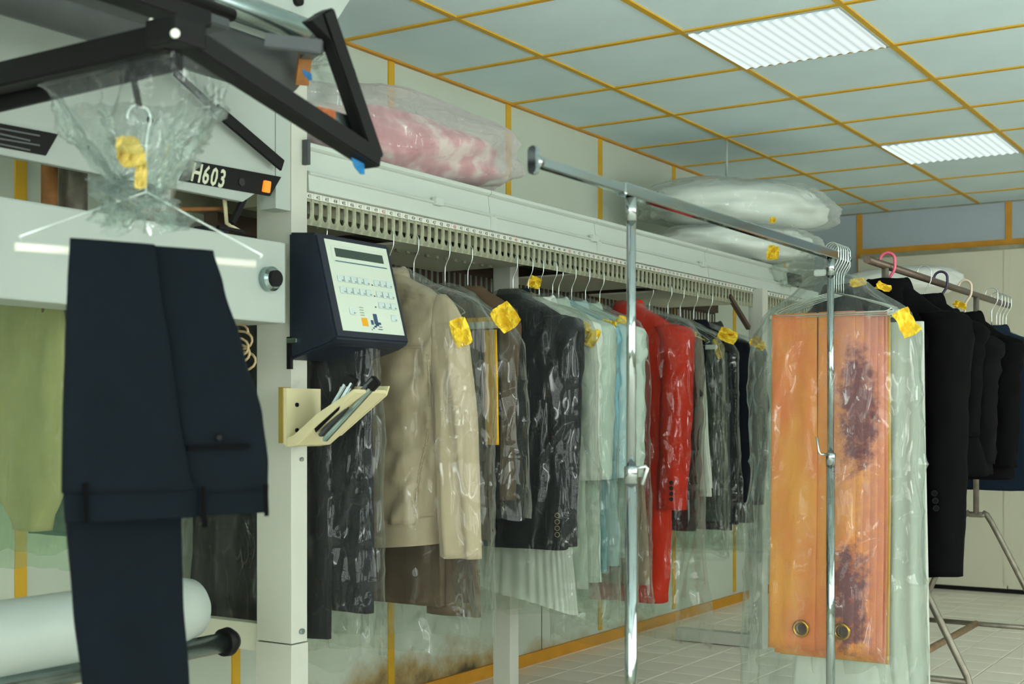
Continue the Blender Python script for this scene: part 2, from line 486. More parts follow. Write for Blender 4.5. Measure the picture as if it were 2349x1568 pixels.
WALLM = wall_material('grey_wall_panel', '#c0c9b9', True)
BWALL = mat('blue_grey_wall_panel', '#aab6bd', 0.75, 0, 0.04, 2.0, 0.1, 150)
BCREAM = mat('cream_wall_panel', '#d2cfb9', 0.6, 0, 0.04, 1.5)

# ------------------------------------------------------------------ room
XL, XR, YB, YF, ZC = -3.24, 2.9, 9.05, -2.4, 2.584

floor = box('floor', XL - .1, XR + .1, YF - .1, YB + .1, -0.1, -0.006, GROUT)
tag(floor, 'pale square tiled floor with dark grout lines', None, None, 'structure')
T = 0.2
X0, Y0 = -3.015 - 2 * T, 4.99 - 40 * T
def tile_mesh(name, m):
    bm = bmesh.new(); g = 0.0022; h = T / 2 - g; b = 0.002
    lo = [bm.verts.new((x, y, -0.008)) for x, y in ((-h, -h), (h, -h), (h, h), (-h, h))]
    mi = [bm.verts.new((x, y, -b)) for x, y in ((-h, -h), (h, -h), (h, h), (-h, h))]
    hi = [bm.verts.new((x, y, 0)) for x, y in ((-h + b, -h + b), (h - b, -h + b), (h - b, h - b), (-h + b, h - b))]
    bm.faces.new(hi)
    for i in range(4):
        j = (i + 1) % 4
        bm.faces.new((lo[i], lo[j], mi[j], mi[i])); bm.faces.new((mi[i], mi[j], hi[j], hi[i]))
    me = bpy.data.meshes.new(name); bm.to_mesh(me); bm.free(); me.materials.append(m); return me
TM = [tile_mesh('tile', TILE), tile_mesh('tile', TILE2)]
rnd = random.Random(4)
rest_v, rest_f = [], []
for i in range(0, 32):
    for j in range(0, 64):
        x, y = X0 + (i + .5) * T, Y0 + (j + .5) * T
        if x < XL - .12 or x > XR or y < YF or y > YB + .05: continue
        if -3.4 < x < -0.95 and 4.75 < y < 9.2 and not (x > -1.6 and y < 5.1):
            o = link_mesh('tile', TM[rnd.random() < .35], None, floor)
            o.location = (x, y, rnd.uniform(-.0006, .0004))
        else:
            b = len(rest_v); h = T / 2 - .0025
            rest_v += [(x - h, y - h, 0), (x + h, y - h, 0), (x + h, y + h, 0), (x - h, y + h, 0), (x - h, y - h, -.008), (x + h, y - h, -.008), (x + h, y + h, -.008), (x - h, y + h, -.008)]
            rest_f += [tuple(b + k for k in f) for f in ((0, 1, 2, 3), (4, 5, 1, 0), (5, 6, 2, 1), (6, 7, 3, 2), (7, 4, 0, 3))]
o = mesh_obj('more_tiles', rest_v, rest_f, TILE, floor); o['kind'] = 'stuff'

# ceiling: panels in a yellow grid
ceiling = box('ceiling', XL - .1, XR + .1, YF - .1, YB + .1, ZC + .05, ZC + .12, CEILM)
tag(ceiling, 'suspended ceiling of pale square panels in a yellow grid', None, None, 'structure')
GX = [-2.70 + .607 * k for k in range(-1, 10)]
GY = [4.427 + .594 * k for k in range(-12, 9)]
LIGHTS = [(2, k) for k in (4, 8, 12, 16)] + [(6, k) for k in (4, 8, 12, 16)]       # cells (ix, iy); (2,12) and (2,16) are in view
def cell_mesh(name, w, l, m):
    bm = bmesh.new(); bm_box(bm, -w / 2, w / 2, -l / 2, l / 2, 0, .012)
    me = bpy.data.meshes.new(name); bm.to_mesh(me); bm.free(); me.materials.append(m); return me
CELL = cell_mesh('panel', .603, .590, CEILM)
for i in range(len(GX) - 1):
    for j in range(len(GY) - 1):
        if (i, j) in LIGHTS: continue
        x0, x1, y0, y1 = max(GX[i], XL), min(GX[i + 1], XR), max(GY[j], YF), min(GY[j + 1], YB)
        if x1 - x0 < .05 or y1 - y0 < .05: continue
        o = link_mesh('panel', CELL, None, ceiling)
        o.location = ((x0 + x1) / 2, (y0 + y1) / 2, ZC + .004)
        o.scale = ((x1 - x0) / .607, (y1 - y0) / .594, 1)
for x in GX:
    if XL + .02 < x < XR: box('grid_bar', x - .012, x + .012, YF, YB, ZC - .002, ZC + .005, YEL, ceiling)
for y in GY:
    if YF < y < YB: box('grid_bar', XL, XR, y - .012, y + .012, ZC - .0015, ZC + .005, YEL, ceiling)
box('grid_bar', XL, XL + .022, YF, YB, ZC - .004, ZC + .004, ORA, ceiling)
box('grid_bar', XL, XR, YB - .02, YB, ZC - .004, ZC + .004, CREAM_D, ceiling)

def lamp_mat():
    m = bpy.data.materials.new('lit_prismatic_diffuser'); m.use_nodes = True
    nt = m.node_tree; nt.nodes.clear(); N = nt.nodes.new; L = nt.links.new
    out = N('ShaderNodeOutputMaterial'); em = N('ShaderNodeEmission')
    tc = N('ShaderNodeTexCoord'); sp = N('ShaderNodeSeparateXYZ'); L(tc.outputs['Object'], sp.inputs[0])
    def wave(sock, freq):
        a = N('ShaderNodeMath'); a.operation = 'MULTIPLY'; a.inputs[1].default_value = freq; L(sock, a.inputs[0])
        s = N('ShaderNodeMath'); s.operation = 'SINE'; L(a.outputs[0], s.inputs[0]); return s.outputs[0]
    s1 = wave(sp.outputs['X'], 2 * math.pi / .0409); s2 = wave(sp.outputs['Y'], 2 * math.pi / .0155)
    a = N('ShaderNodeMath'); a.operation = 'MULTIPLY_ADD'; a.inputs[1].default_value = .15; a.inputs[2].default_value = .84; L(s1, a.inputs[0])
    b = N('ShaderNodeMath'); b.operation = 'MULTIPLY_ADD'; b.inputs[1].default_value = .07; L(s2, b.inputs[0]); L(a.outputs[0], b.inputs[2])
    c = N('ShaderNodeMath'); c.operation = 'MULTIPLY'; c.inputs[1].default_value = LAMP; L(b.outputs[0], c.inputs[0])
    em.inputs['Color'].default_value = (*LAMP_TINT, 1); L(c.outputs[0], em.inputs['Strength']); L(em.outputs[0], out.inputs['Surface'])
    return m
LAMPM = lamp_mat()
LL = {(2, 12): 'lit ceiling light panel above the bare end of the chrome rail, nearer the camera',
      (2, 16): 'lit ceiling light panel farther back, above the row of black coats'}
rows_txt = {4: 'second', 8: 'third', 12: 'fourth', 16: 'last'}
for (i, j) in LIGHTS:
    cx, cy = (GX[i] + GX[i + 1]) / 2, (GY[j] + GY[j + 1]) / 2
    lab = LL.get((i, j), 'lit square ceiling light panel out of view of the photo, %s row, %s column' % (rows_txt[j], 'wall side' if i == 2 else 'shop side'))
    o = empty('ceiling_light', (cx, cy, ZC), lab, 'ceiling light', 'ceiling light panels')
    hw, hl = .285, .279
    bm = bmesh.new()
    for a in ((-hw - .01, -hw, -hl - .01, hl + .01), (hw, hw + .01, -hl - .01, hl + .01)): bm_box(bm, cx + a[0], cx + a[1], cy + a[2], cy + a[3], ZC - .004, ZC + .03)
    for a in ((-hw, hw, -hl - .01, -hl), (-hw, hw, hl, hl + .01)): bm_box(bm, cx + a[0], cx + a[1], cy + a[2], cy + a[3], ZC - .004, ZC + .03)
    bm_obj('frame', bm, WHITE, o)
    V, Fc, n = [], [], 84
    for k in range(n + 1):
        x = -hw + 2 * hw * k / n; z = -.008 - .0035 * math.cos(2 * math.pi * (x / .0409))
        V += [(x, -hl, z), (x, hl, z)]
    for k in range(n): Fc.append((2 * k, 2 * k + 1, 2 * k + 3, 2 * k + 2))
    V += [(-hw, -hl, .01), (-hw, hl, .01), (hw, -hl, .01), (hw, hl, .01)]; q = 2 * n + 2
    Fc += [(0, 1, q + 1, q), (2 * n, q + 2, q + 3, 2 * n + 1)]
    d = mesh_obj('diffuser', V, Fc, LAMPM, None); d.location = (cx, cy, ZC); put(d, o); d['label'] = 'glowing ribbed diffuser'

# walls
wl = box('wall_left', XL - .12, XL - .008, YF, YB, -.05, ZC + .1, WALLM)
tag(wl, 'pale grey panelled wall with yellow vertical strips', None, None, 'structure')
SYs = [3.28 + .866 * k for k in range(-6, 7)]
edges = [YF] + [y for y in SYs if YF < y < YB] + [YB]
for a, b in zip(edges, edges[1:]):
    if b - a > .06: box('panel', XL - .02, XL, a + .002, b - .002, 0, ZC, WALLM, wl)
for y in SYs:
    if YF < y < YB: box('strip', XL - .001, XL + .006, y - .019, y + .019, .07, ZC, YEL, wl)
box('panel_joint', XL - .001, XL + .0015, 5.305, 5.309, .05, .6, INK, wl)
bb = box('baseboard_left', XL - .002, XL + .014, YF, YB, 0, .055, ORA); tag(bb, 'ochre skirting strip along the grey wall', None, None, 'structure')
wb = box('wall_back', XL - .1, XR + .1, YB + .008, YB + .15, -.05, ZC + .1, BCREAM)
tag(wb, 'back wall, blue-grey panels above cream panels with ochre strips', None, None, 'structure')
BX = [-3.24, -2.905, -1.905, -.905, .095, 1.095, 2.095, 2.9]
for a, b in zip(BX, BX[1:]):
    box('panel', a + .002, b - .002, YB - .006, YB + .01, 2.29, ZC, BWALL, wb)
    if b > -2.9: box('panel', a + .003, b - .003, YB - .05, YB + .01, .03, 2.265, BCREAM, wb)
    else: box('panel', a + .003, b - .003, YB - .006, YB + .01, .03, 2.29, BWALL, wb)
for x in BX[1:-1]: box('strip', x - .019, x + .019, YB - .014, YB, 2.33 if x > -2.9 else 1.4, ZC, ORA, wb)
box('strip', BX[1] - .019, XR, YB - .0145, YB, 2.295, 2.335, ORA, wb)
box('ledge', BX[1] + .02, XR, YB - .06, YB, 2.262, 2.29, CREAM_D, wb)
for x in (-1.905, -.905): box('joint_cover', x - .022, x + .022, YB - .056, YB - .045, .05, 2.26, BCREAM, wb)
tag(box('gap_shade_back', XL, XR, YB - .052, YB, 0, .028, BLACK), 'black strip painting the shade of the gap under the cream panels', None, None, 'structure')  # black stands in for the shade in the gap below the panels
wr = empty('wall_right', (XR, 0, 0), 'unseen right wall with wide bare openings added to let in daylight', None, None, 'structure')  # openings added out of view so daylight brightens the room
for z0_, z1_ in ((-.05, .75), (2.35, ZC + .1)): box('panel', XR, XR + .12, YF, YB, z0_, z1_, WALLM, wr)
for y0_, y1_ in ((YF, -1.6), (2.2, 2.8), (6.4, YB)): box('panel', XR, XR + .12, y0_, y1_, .75, 2.35, WALLM, wr)
wf = empty('wall_front', (0, YF, 0), 'unseen shop front wall, its wide opening enlarged to let in daylight', None, None, 'structure')  # unseen opening made wide for more daylight from behind the camera
box('panel', XL - .1, XR + .1, YF - .12, YF, -.05, .45, WALLM, wf)
box('panel', XL - .1, XR + .1, YF - .12, YF, 2.4, ZC + .1, WALLM, wf)
box('panel', XL - .1, XL + .5, YF - .12, YF, .45, 2.4, WALLM, wf)
box('panel', XR - .5, XR + .1, YF - .12, YF, .45, 2.4, WALLM, wf)
for x in (-1.2, .3, 1.4): box('mullion', x - .03, x + .03, YF - .09, YF - .03, .45, 2.4, STEEL, wf)
def portal(loc, rot, sx, sy):  # guides daylight sampling through the openings made in the unseen walls
    l = bpy.data.lights.new('daylight_portal', 'AREA'); l.shape = 'RECTANGLE'; l.size = sx; l.size_y = sy; l.cycles.is_portal = True
    o_ = bpy.data.objects.new('daylight_portal', l); COL.objects.link(o_); o_.location = loc; o_.rotation_euler = rot
portal(((XL + XR) / 2, YF - .06, 1.425), (math.pi / 2, 0, 0), XR - XL - 1, 1.95)
portal((XR + .06, .3, 1.425), (math.pi / 2, 0, math.pi / 2), 3.8, 1.85)
portal((XR + .06, 4.6, 1.425), (math.pi / 2, 0, math.pi / 2), 3.6, 1.85)

# ------------------------------------------------------------------ garment conveyor
XC = -2.5
conv = empty('garment_conveyor', (-2.75, 4.7, 0), 'long cream overhead garment conveyor with numbered slotted rail', 'conveyor')
ZD = 1.942
secs = [(2.822, 3.77), (3.773, 4.525), (4.528, 5.57), (5.573, 6.62)]
def cas_prof():
    return [(XC - .004, 1.800), (XC + .003, 1.801), (XC + .003, 1.805), (XC - .001, 1.846), (XC + .005, 1.849), (XC + .007, 1.853), (XC + .004, 1.857), (XC - .012, 1.859), (XC - .020, 1.921), (XC - .012, 1.924), (XC - .006, 1.929), (XC - .006, ZD - .003), (XC - .009, ZD), (XC - .055, ZD), (XC - .055, ZD - .006), (XC - .03, ZD - .01), (XC - .03, 1.86), (XC - .014, 1.848), (XC - .012, 1.800)]
for a, b in secs:
    prism('casing_section', cas_prof(), 'Y', a, b, CASE, conv)
prism('casing_section', [(XC, 1.800), (XC + .002, 1.852), (XC - .014, 1.856), (XC - .022, 1.85), (XC - .010, 1.848), (XC - .010, 1.800)], 'Y', 6.623, 7.05, CASE, conv)
box('deck', -3.06, XC - .05, 2.82, 6.66, ZD - .012, ZD - .002, CREAM, conv)
box('back_casing', -3.075, -3.06, 2.82, 6.66, 1.80, ZD, CREAM_D, conv)
box('motor_box', -2.86, XC - .02, 6.64, 6.86, 1.83, ZD - .01, BLACK, conv, .01, label='black motor box at the far end')
for y in (3.44, 4.48, 5.5, 6.51):
    box('latch', XC - .004, XC + .016, y - .02, y + .02, 1.842, 1.868, CASE, conv, .003)
for y in (3.772, 4.526): box('seam_cover', XC - .012, XC + .004, y - .018, y + .018, 1.801, 1.851, CASE, conv)
# numbered slotted rail
P, Y411 = 0.0380, 2.843
def slot_mesh(name, m, th, zt, zs, zb0, zflange):
    bm = bmesh.new(); s = .0105; ys = [-P / 2, -s] + [-s + 2 * s * k / 6 for k in range(1, 6)] + [s, P / 2]
    top = [zt] * len(ys)
    def zb(y): return zb0 + .010 * (abs(y) / s) ** 2.2 if abs(y) <= s + 1e-6 else None
    def quad(ya, yb, za0, zb0_, za1, zb1):
        v = [bm.verts.new((0, ya, za0)), bm.verts.new((0, yb, zb0_)), bm.verts.new((0, yb, zb1)), bm.verts.new((0, ya, za1))]; bm.faces.new(v)
    for a, b in zip(ys, ys[1:]):
        if b <= -s + 1e-6 or a >= s - 1e-6: quad(a, b, zflange, zflange, zt, zt)
        else:
            quad(a, b, zflange, zflange, zb(a), zb(b)); quad(a, b, zs, zs, zt, zt)
    bmesh.ops.remove_doubles(bm, verts=bm.verts, dist=1e-5)
    r = bmesh.ops.extrude_face_region(bm, geom=list(bm.faces))
    bmesh.ops.translate(bm, verts=[e for e in r['geom'] if isinstance(e, bmesh.types.BMVert)], vec=(-th, 0, 0))
    bmesh.ops.recalc_face_normals(bm, faces=bm.faces)
    me = bpy.data.meshes.new(name); bm.to_mesh(me); bm.free(); me.materials.append(m); return me
SLOTF = slot_mesh('slot_link', RAILC, .004, 1.788, 1.775, 1.724, 1.708)
SLOTB = slot_mesh('slot_link', RAILB, .004, 1.742, 1.732, 1.672, 1.655)
def num_plate():
    bm = bmesh.new(); bm_box(bm, -.002, .002, -P / 2 + .0007, P / 2 - .0007, -.0085, .0085)
    me = bpy.data.meshes.new('number_plate'); bm.to_mesh(me); bm.free(); me.materials.append(PAPERW); return me
NPM = num_plate()
for k in range(-1, 110):
    y = Y411 + k * P
    l = link_mesh('slot_link', SLOTF, None, conv); l.location = (XC - .022, y, 0)
    if k < 0: continue
    p = link_mesh('number_plate', NPM, None, conv); p.location = (XC - .018, y, 1.7915)
    v, f = text_geo(str(411 + k), .0108, squeeze=.72, off=.012, gap=.07)
    mesh_obj('number', [Vector((XC - .0155, y + q.x, 1.7905 + q.y)) for q in v], f, INKRED if (411 + k) % 10 == 0 else INK, p)
for k in range(0, 100):
    l = link_mesh('slot_link', SLOTB, None, conv); l.location = (-3.0, 3.0 + k * P, 0)
box('inner_rail', XC - .085, XC - .072, 2.9, 7.0, 1.752, 1.79, CREAM_D, conv)
box('rail_lip', XC - .075, XC - .022, 2.84, 7.0, 1.790, 1.797, RAILC, conv)
box('rear_rail_beam', -3.05, -2.99, 2.95, 6.8, 1.742, 1.80, RAILB, conv)
# frame under the deck
box('centre_beam', -2.84, -2.70, 2.9, 6.75, 1.79, 1.86, CREAM_D, conv)
for y in (3.30, 4.24, 5.2, 6.2): box('cross_beam', -3.06, -2.57, y - .03, y + .03, 1.755, 1.80, CREAM_D, conv)
box('under_tray', -2.98, -2.58, 3.38, 4.12, 1.72, 1.728, CREAM, conv)
box('under_tray', -2.98, -2.58, 4.5, 5.1, 1.72, 1.728, CREAM, conv)
box('under_tray', -2.98, -2.58, 5.3, 6.1, 1.72, 1.728, CREAM, conv)
for k in range(12): box('drive_tooth', -2.70, -2.69, 3.42 + k * .056, 3.436 + k * .056, 1.711, 1.72, CREAM_D, conv)
box('post', -2.79, -2.71, 4.21, 4.27, 0, 1.80, POSTW, conv, .003)
box('foot_plate', -2.95, -2.55, 4.19, 4.29, 0, .05, POSTW, conv, .003)
box('post', -2.545, -2.47, 6.16, 6.23, 0, 1.80, POSTW, conv, .003)
box('foot_bar', -2.95, -2.545, 6.165, 6.225, .004, .066, POSTW, conv, .003)
bar('brace', (-2.52, 6.10, 1.60), (-2.52, 5.86, 1.74), .02, .02, RAILB, conv)
tube('hanging_rod', [at(1667, 405, X=-2.706), at(1667, 314, X=-2.706) + Vector((0, 0, .012))], .006, WHITE, conv)
r0 = at(1667, 405, X=-2.706)
tube('hanging_rod', [(r0.x, r0.y, ZD), tuple(r0)], .006, WHITE, conv)

# ------------------------------------------------------------------ bagging machine at the near end
mach = empty('bagging_machine', (-2.5, 2.2, 0), 'cream bagging machine with sloping front sign and black film arms', 'machine')
box('post', -2.632, XC, 2.75, 2.816, .52, 2.12, POSTW, mach, .002)
box('post_base', -2.634, XC + .002, 2.748, 2.818, 0, .517, POSTW, mach, .002)
tube('post_bolt', [(XC, 2.79, .551), (XC + .008, 2.79, .551)], .008, STEEL, mach, 12)
tube('post_bolt', [(XC, 2.79, 1.037), (XC + .006, 2.79, 1.037)], .006, STEEL, mach, 12)
PNL = [(0.5, 1.733), (2.555, 1.733), (2.685, 1.815), (2.742, 1.84), (2.742, 2.16), (0.5, 2.16)]
prism('front_panel', [(0.5, 1.733), (2.56, 1.733), (2.685, 1.81), (2.685, 2.16), (0.5, 2.16)], 'X', XC - .022, XC, WHITE, mach, .0015)
box('front_panel_return', XC - .06, XC - .001, 2.688, 2.748, 1.733, 2.15, WHITE, mach, .001)
# sign plates lie on the front panel
def on_panel(px, py, off=.0): 
    p = at(px, py, X=XC); return (p.y, p.z)
def plate(name, pix, m, parent, t=.004, label=None):
    return prism(name, [on_panel(*p) for p in pix], 'X', XC, XC + t, m, parent, label=label)
s1 = plate('sign_plate', [(433, 367), (643, 406), (617, 450), (409, 414)], BLACK, mach, label='black plate reading H603 with an orange lamp')
c1 = at(476, 402, X=XC)
text_obj('lettering', 'H603', (XC + .0045, c1.y, c1.z), (0, 1, -.02), (0, .12, 1), .048, mat('sign_lettering', '#c9cdb4', .5), s1, squeeze=.72, shear=.14, off=.022, gap=.09)
c2 = at(604, 428, X=XC)
AMBER = mat('amber_lens', '#e07a1e', .3)
AMBER.node_tree.nodes['Principled BSDF'].inputs['Emission Color'].default_value = (1, .28, .03, 1)
AMBER.node_tree.nodes['Principled BSDF'].inputs['Emission Strength'].default_value = .7
prism('lamp', [(c2.y - .013, c2.z - .016), (c2.y + .016, c2.z - .016), (c2.y + .021, c2.z + .016), (c2.y - .006, c2.z + .016)], 'X', XC + .004, XC + .012, AMBER, s1, .002, label='orange glowing rocker lamp')
c3 = at(551, 418, X=XC)
tube('button', [(XC + .004, c3.y, c3.z), (XC + .007, c3.y, c3.z)], .011, INK, s1, 16)
s2 = plate('sign_plate', [(-40, 276), (131, 308), (103, 357), (-40, 330)], BLACK, mach, label='black plate with small blurred print')
LT = mat('faint_print', '#5c6060', .6)
for k in range(4):
    pa, pb = at(-10 - k * 4, 300 + k * 11 - 6, X=XC), at(88 - (k % 2) * 22, 318 + k * 11 - 6, X=XC)
    bar('print_line', (XC + .005, pa.y, pa.z), (XC + .005, pb.y, pb.z), .001, .0035, LT, s2)
tube('panel_screw', [at(342, 275, X=XC), at(342, 275, X=XC) + Vector((.006, 0, 0))], .008, BLACK, mach, 12)
# lower control box
box('control_box', -2.56, -2.42, .5, 2.64, 1.408, 1.626, WHITE, mach, .006)
kc = at(613, 640, X=-2.42)
kn = tube('knob', [(-2.42, kc.y, kc.z), (-2.40, kc.y, kc.z), (-2.392, kc.y, kc.z)], [.033, .033, .026], STEEL, mach, 28, False, label='chrome ring knob with black centre')
tube('knob_cap', [(-2.392, kc.y, kc.z), (-2.384, kc.y, kc.z)], .022, BLACK, kn, 24, False)
# pieces seen between panel and control box
for px0, px1, m in ((95, 132, CARD), (135, 200, OLDSTEEL)):
    a = at((px0 + px1) / 2, 430, X=-2.75); r = (px1 - px0) / 2 * .0011
    tube('inner_column', [(a.x, a.y, 1.3), (a.x, a.y, 1.95)], r, m, mach, 14)
a, b = at(515, 455, X=-2.56), at(520, 512, X=-2.56); tube('pull_rod', [a, b, b + Vector((.02, .03, -.02))], .006, BEIGE_P, mach, 8)
a, b = at(560, 455, X=-2.53), at(532, 512, X=-2.53); bar('lever', a, b, .012, .014, BLACK, mach)
a = at(489, 510, X=-2.52); box('lever_block', a.x - .03, a.x + .03, a.y - .045, a.y + .03, 1.626, 1.655, NAVYP, mach, .008)
a, b = at(500, 520, X=-2.45), at(560, 532, X=-2.45); bar('lever', a, b, .012, .008, BLACK, mach)
a, b = at(330, 482, X=-2.58), at(520, 478, X=-2.58); tube('inner_rod', [a, b], .006, CARD, mach, 8)
# coiled cable below the box
lp = []
for k in range(70):
    t = k / 69; an = t * 2 * math.pi * 4.5
    lp.append((-2.57 + .05 * math.cos(an), 2.60 + .012 * math.sin(an * .3) + .02 * t, 1.385 - t * .085 + .03 * math.sin(an)))
tube('coiled_cable', lp, .0035, mat('beige_cable', '#b79f78', .5), mach, 6)
# film roll carrier at the top
for y in (.7, 2.22): box('roll_support', -2.5, -2.075, y - .02, y + .02, 2.10, 2.14, WHITE, mach)
prism('roll_cover', [(.5, 2.005), (2.345, 2.005), (2.62, 2.36), (.5, 2.36)], 'X', -2.078, -2.06, WHITE, mach, .002)
q = at(680, 2, X=-2.06); tube('cover_bolt', [q, q + Vector((.012, 0, 0))], .013, BLACK, mach, 14)
tube('guide_roller', [(-2.0, .5, 2.030), (-2.0, 2.285, 2.030), (-2.0, 2.30, 2.030)], [.031, .031, .027], STEEL, mach, 24)
tube('film_roll', [(-2.13, .5, 1.985), (-2.13, 2.31, 1.985), (-2.13, 2.32, 1.985)], [.072, .072, .068], DGREY, mach, 28)
tube('guide_rod', [(-1.945, .6, 1.985), (-1.945, 1.96, 1.985)], .014, BLACK, mach, 12)
tube('roll_core', [(-2.24, 1.3, 1.965), (-2.24, 2.45, 1.965)], .014, CARD, mach, 12)
tube('roll_core', [(-2.20, 1.3, 1.99), (-2.20, 2.42, 1.99)], .012, CARD, mach, 12)
bar('roller_bracket', (-2.02, 2.27, 1.99), (-1.62, 1.87, 1.862), .03, .028, DGREY, mach)
bar('roller_clamp', (-2.0, 2.25, 2.0), (-2.05, 2.29, 1.93), .03, .02, CARD, mach)
# black film arms
XA = -1.60
J, E, Tp = (XA, 1.489, 1.777), (XA, 1.995, 1.655), (XA, 1.845, 1.905)
bar('film_arm', J, E, .040, .036, BLACK, mach, .003)
bar('film_arm', (XA - .02, 1.505, 1.775), (-2.495, 1.505, 1.772), .045, .045, BLACK, mach, .003)
bar('film_arm_strip', (XA - .05, 1.545, 1.752), (-2.495, 1.545, 1.736), .012, .03, BLACK, mach, .002)
bar('film_arm_riser', E, Tp, .030, .036, BLACK, mach, .003)
bar('film_arm_tie', (XA - .01, 1.857, 1.842), (-1.70, 1.80, 1.855), .022, .026, DGREY, mach, .002)
prism('corner_gusset', [(1.845, 1.905), (1.80, 1.875), (1.882, 1.842)], 'X', XA - .012, XA + .012, BLACK, mach)
bar('carrier_beam', (-1.72, .6, 1.86), (-1.72, 1.66, 1.858), .05, .03, BLACK, mach, .003)
bar('carrier_beam', (-1.85, .6, 1.90), (-1.85, 1.80, 1.90), .12, .02, DGREY, mach, .003)
box('arm_joint', XA - .05, XA + .025, 1.465, 1.53, 1.755, 1.80, BLACK, mach, .006)
q = at(400, 78, X=XA + .025); tube('joint_screw', [q, q + Vector((.006, -.003, 0))], .007, PAPERW, mach, 12)
q = at(346, 49, X=-1.7); tube('joint_screw', [q, q + Vector((.005, -.003, 0))], .004, PAPERW, mach, 10)
pa, pb = at(690, 240, X=XA), at(852, 290, X=XA)
bar('reflector_bar', (XA - .018, pa.y, pa.z - .003), (XA - .018, pb.y, pb.z), .004, .030, STEEL, mach)
REFL = mat('orange_reflector', '#a8541c', .4, 0, .5, 90.0)
for x0, x1 in ((741, 781), (830, 850)):
    a, b = at(x0, 258 + (x0 - 741) * .26, X=XA), at(x1, 258 + (x1 - 741) * .26 , X=XA)
    bar('reflector', (XA - .014, a.y, a.z), (XA - .014, b.y, b.z), .004, .027, REFL, mach)
a, b = at(495, 250, X=-2.47), at(648, 380, X=-2.47); bar('push_arm', a, b, .008, .034, BLACK, mach, .002)
a, b = at(400, 165, X=-2.47), at(505, 262, X=-2.47); bar('push_arm', a, b, .008, .020, DGREY, mach, .002)
for c, s in ((at(822, 378, X=XA), .018), (at(705, 170, X=-1.68), .012)):
    V = [(c.x, c.y - s, c.z + s * .6), (c.x, c.y + s, c.z + s * .3), (c.x + .004, c.y + s * .8, c.z - s * .9), (c.x + .006, c.y + s * .1, c.z - s * 1.0), (c.x, c.y - s * .5, c.z - s * .3)]
    V2 = [(x - .003, y, z) for x, y, z in V]
    mesh_obj('blue_tape', V + V2, [(0, 1, 2, 3, 4), (9, 8, 7, 6, 5)] + [(i, 5 + i, 5 + (i + 1) % 5, (i + 1) % 5) for i in range(5)], BLUET, mach, label='scrap of blue tape')
bar('dark_block', (XC - .02, 2.79, 1.97), (XC - .02, 2.79, 2.06), .03, .03, BLACK, mach)
bar('dark_block', (XC + .006, 2.80, 1.87), (XC + .006, 2.80, 1.94), .012, .03, DGREY, mach)
# lower rollers and pipes
rl = [(-2.5, .4, .668), (-2.5, 2.32, .668), (-2.5, 2.37, .668), (-2.5, 2.395, .668), (-2.5, 2.405, .668)]
tube('tension_roller', rl, [.085, .085, .075, .05, .01], WHITE, mach, 32)
tube('lower_shaft', [(-2.47, .4, .570), (-2.47, 2.46, .570)], .026, STEEL, mach, 18)
tube('shaft_cap', [(-2.47, 2.455, .570), (-2.47, 2.475, .570), (-2.47, 2.495, .570)], [.036, .038, .026], BLACK, mach, 20)
box('cross_rail', -3.1, -2.633, 2.76, 2.80, .485, .565, CREAM, mach, .003)
tube('lower_shaft', [(-2.45, .4, .47), (-2.45, 2.0, .47)], .035, OLDSTEEL, mach, 18)
tube('lower_pipe', [(-2.35, .4, .43), (-2.35, 2.2, .43)], .016, BEIGE_P, mach, 14)
tube('lower_pipe', [(-2.6, .4, .36), (-2.6, 2.5, .36)], .02, BEIGE_P, mach, 14)
box('machine_foot', -2.7, -2.3, .42, .5, 0, 1.74, WHITE, mach)
tube('black_cable', smoothpath([(-2.30, 1.95, .60), (-2.28, 1.80, .50), (-2.28, 1.60, .43), (-2.28, 1.42, .38), (-2.25, 1.2, .30), (-2.25, .9, .02)], 6), .006, BLACK, mach, 8)

# ------------------------------------------------------------------ control terminal on the post
ter = empty('control_terminal', (-2.42, 2.9, 1.315), 'navy keypad terminal with small display mounted beside the cream post', 'terminal')
ya, yb = 2.735, 3.062
A_ = dict(bt=(-2.498, 1.672), ft=(-2.40, 1.664), fb=(-2.322, 1.372), bb=(-2.498, 1.315))
prism('housing', [A_['bt'], A_['ft'], A_['fb'], (-2.35, 1.355), A_['bb']], 'Y', ya, yb, NAVYP, ter, .006)
fd = Vector((A_['ft'][0] - A_['fb'][0], 0, A_['ft'][1] - A_['fb'][1])); FL = fd.length; fu = fd.normalized()
fn = Vector((fu.z, 0, -fu.x)); FO = Vector((A_['fb'][0], ya, A_['fb'][1]))
def tp(u, v, h=0.0):
    """u along the face width 0..1, v up the face 0..1"""
    return FO + Vector((0, (yb - ya) * u, 0)) + fu * (FL * v) + fn * h
def tpl(name, u0, u1, v0, v1, h0, h1, m, parent, bev=.0, label=None):
    bm = bmesh.new()
    V = [bm.verts.new(tp(u, v, h)) for h in (h0, h1) for u, v in ((u0, v0), (u1, v0), (u1, v1), (u0, v1))]
    for f in ((3, 2, 1, 0), (4, 5, 6, 7), (0, 1, 5, 4), (1, 2, 6, 5), (2, 3, 7, 6), (3, 0, 4, 7)): bm.faces.new([V[i] for i in f])
    if bev: bmesh.ops.bevel(bm, geom=list(bm.edges), offset=bev, segments=1, affect='EDGES')
    return bm_obj(name, bm, m, parent, label=label)
FACE = mat('keypad_face', '#ccd6c8', .45, 0, .03, 5)
KEYM = mat('key_plastic', '#c3d2d0', .4)
fp = tpl('face_plate', .10, .945, .075, .955, -.002, .0012, FACE, ter, label='pale keypad plate')
tpl('display_frame', .16, .90, .74, .90, .001, .003, FACE, fp, .001)
dsp = tpl('display', .20, .855, .79, .875, .003, .0036, mat('lcd', '#33443a', .2), fp, label='dark green display strip')
tpl('display_line', .18, .885, .742, .752, .003, .0034, mat('blue_line', '#37607a', .5), fp)
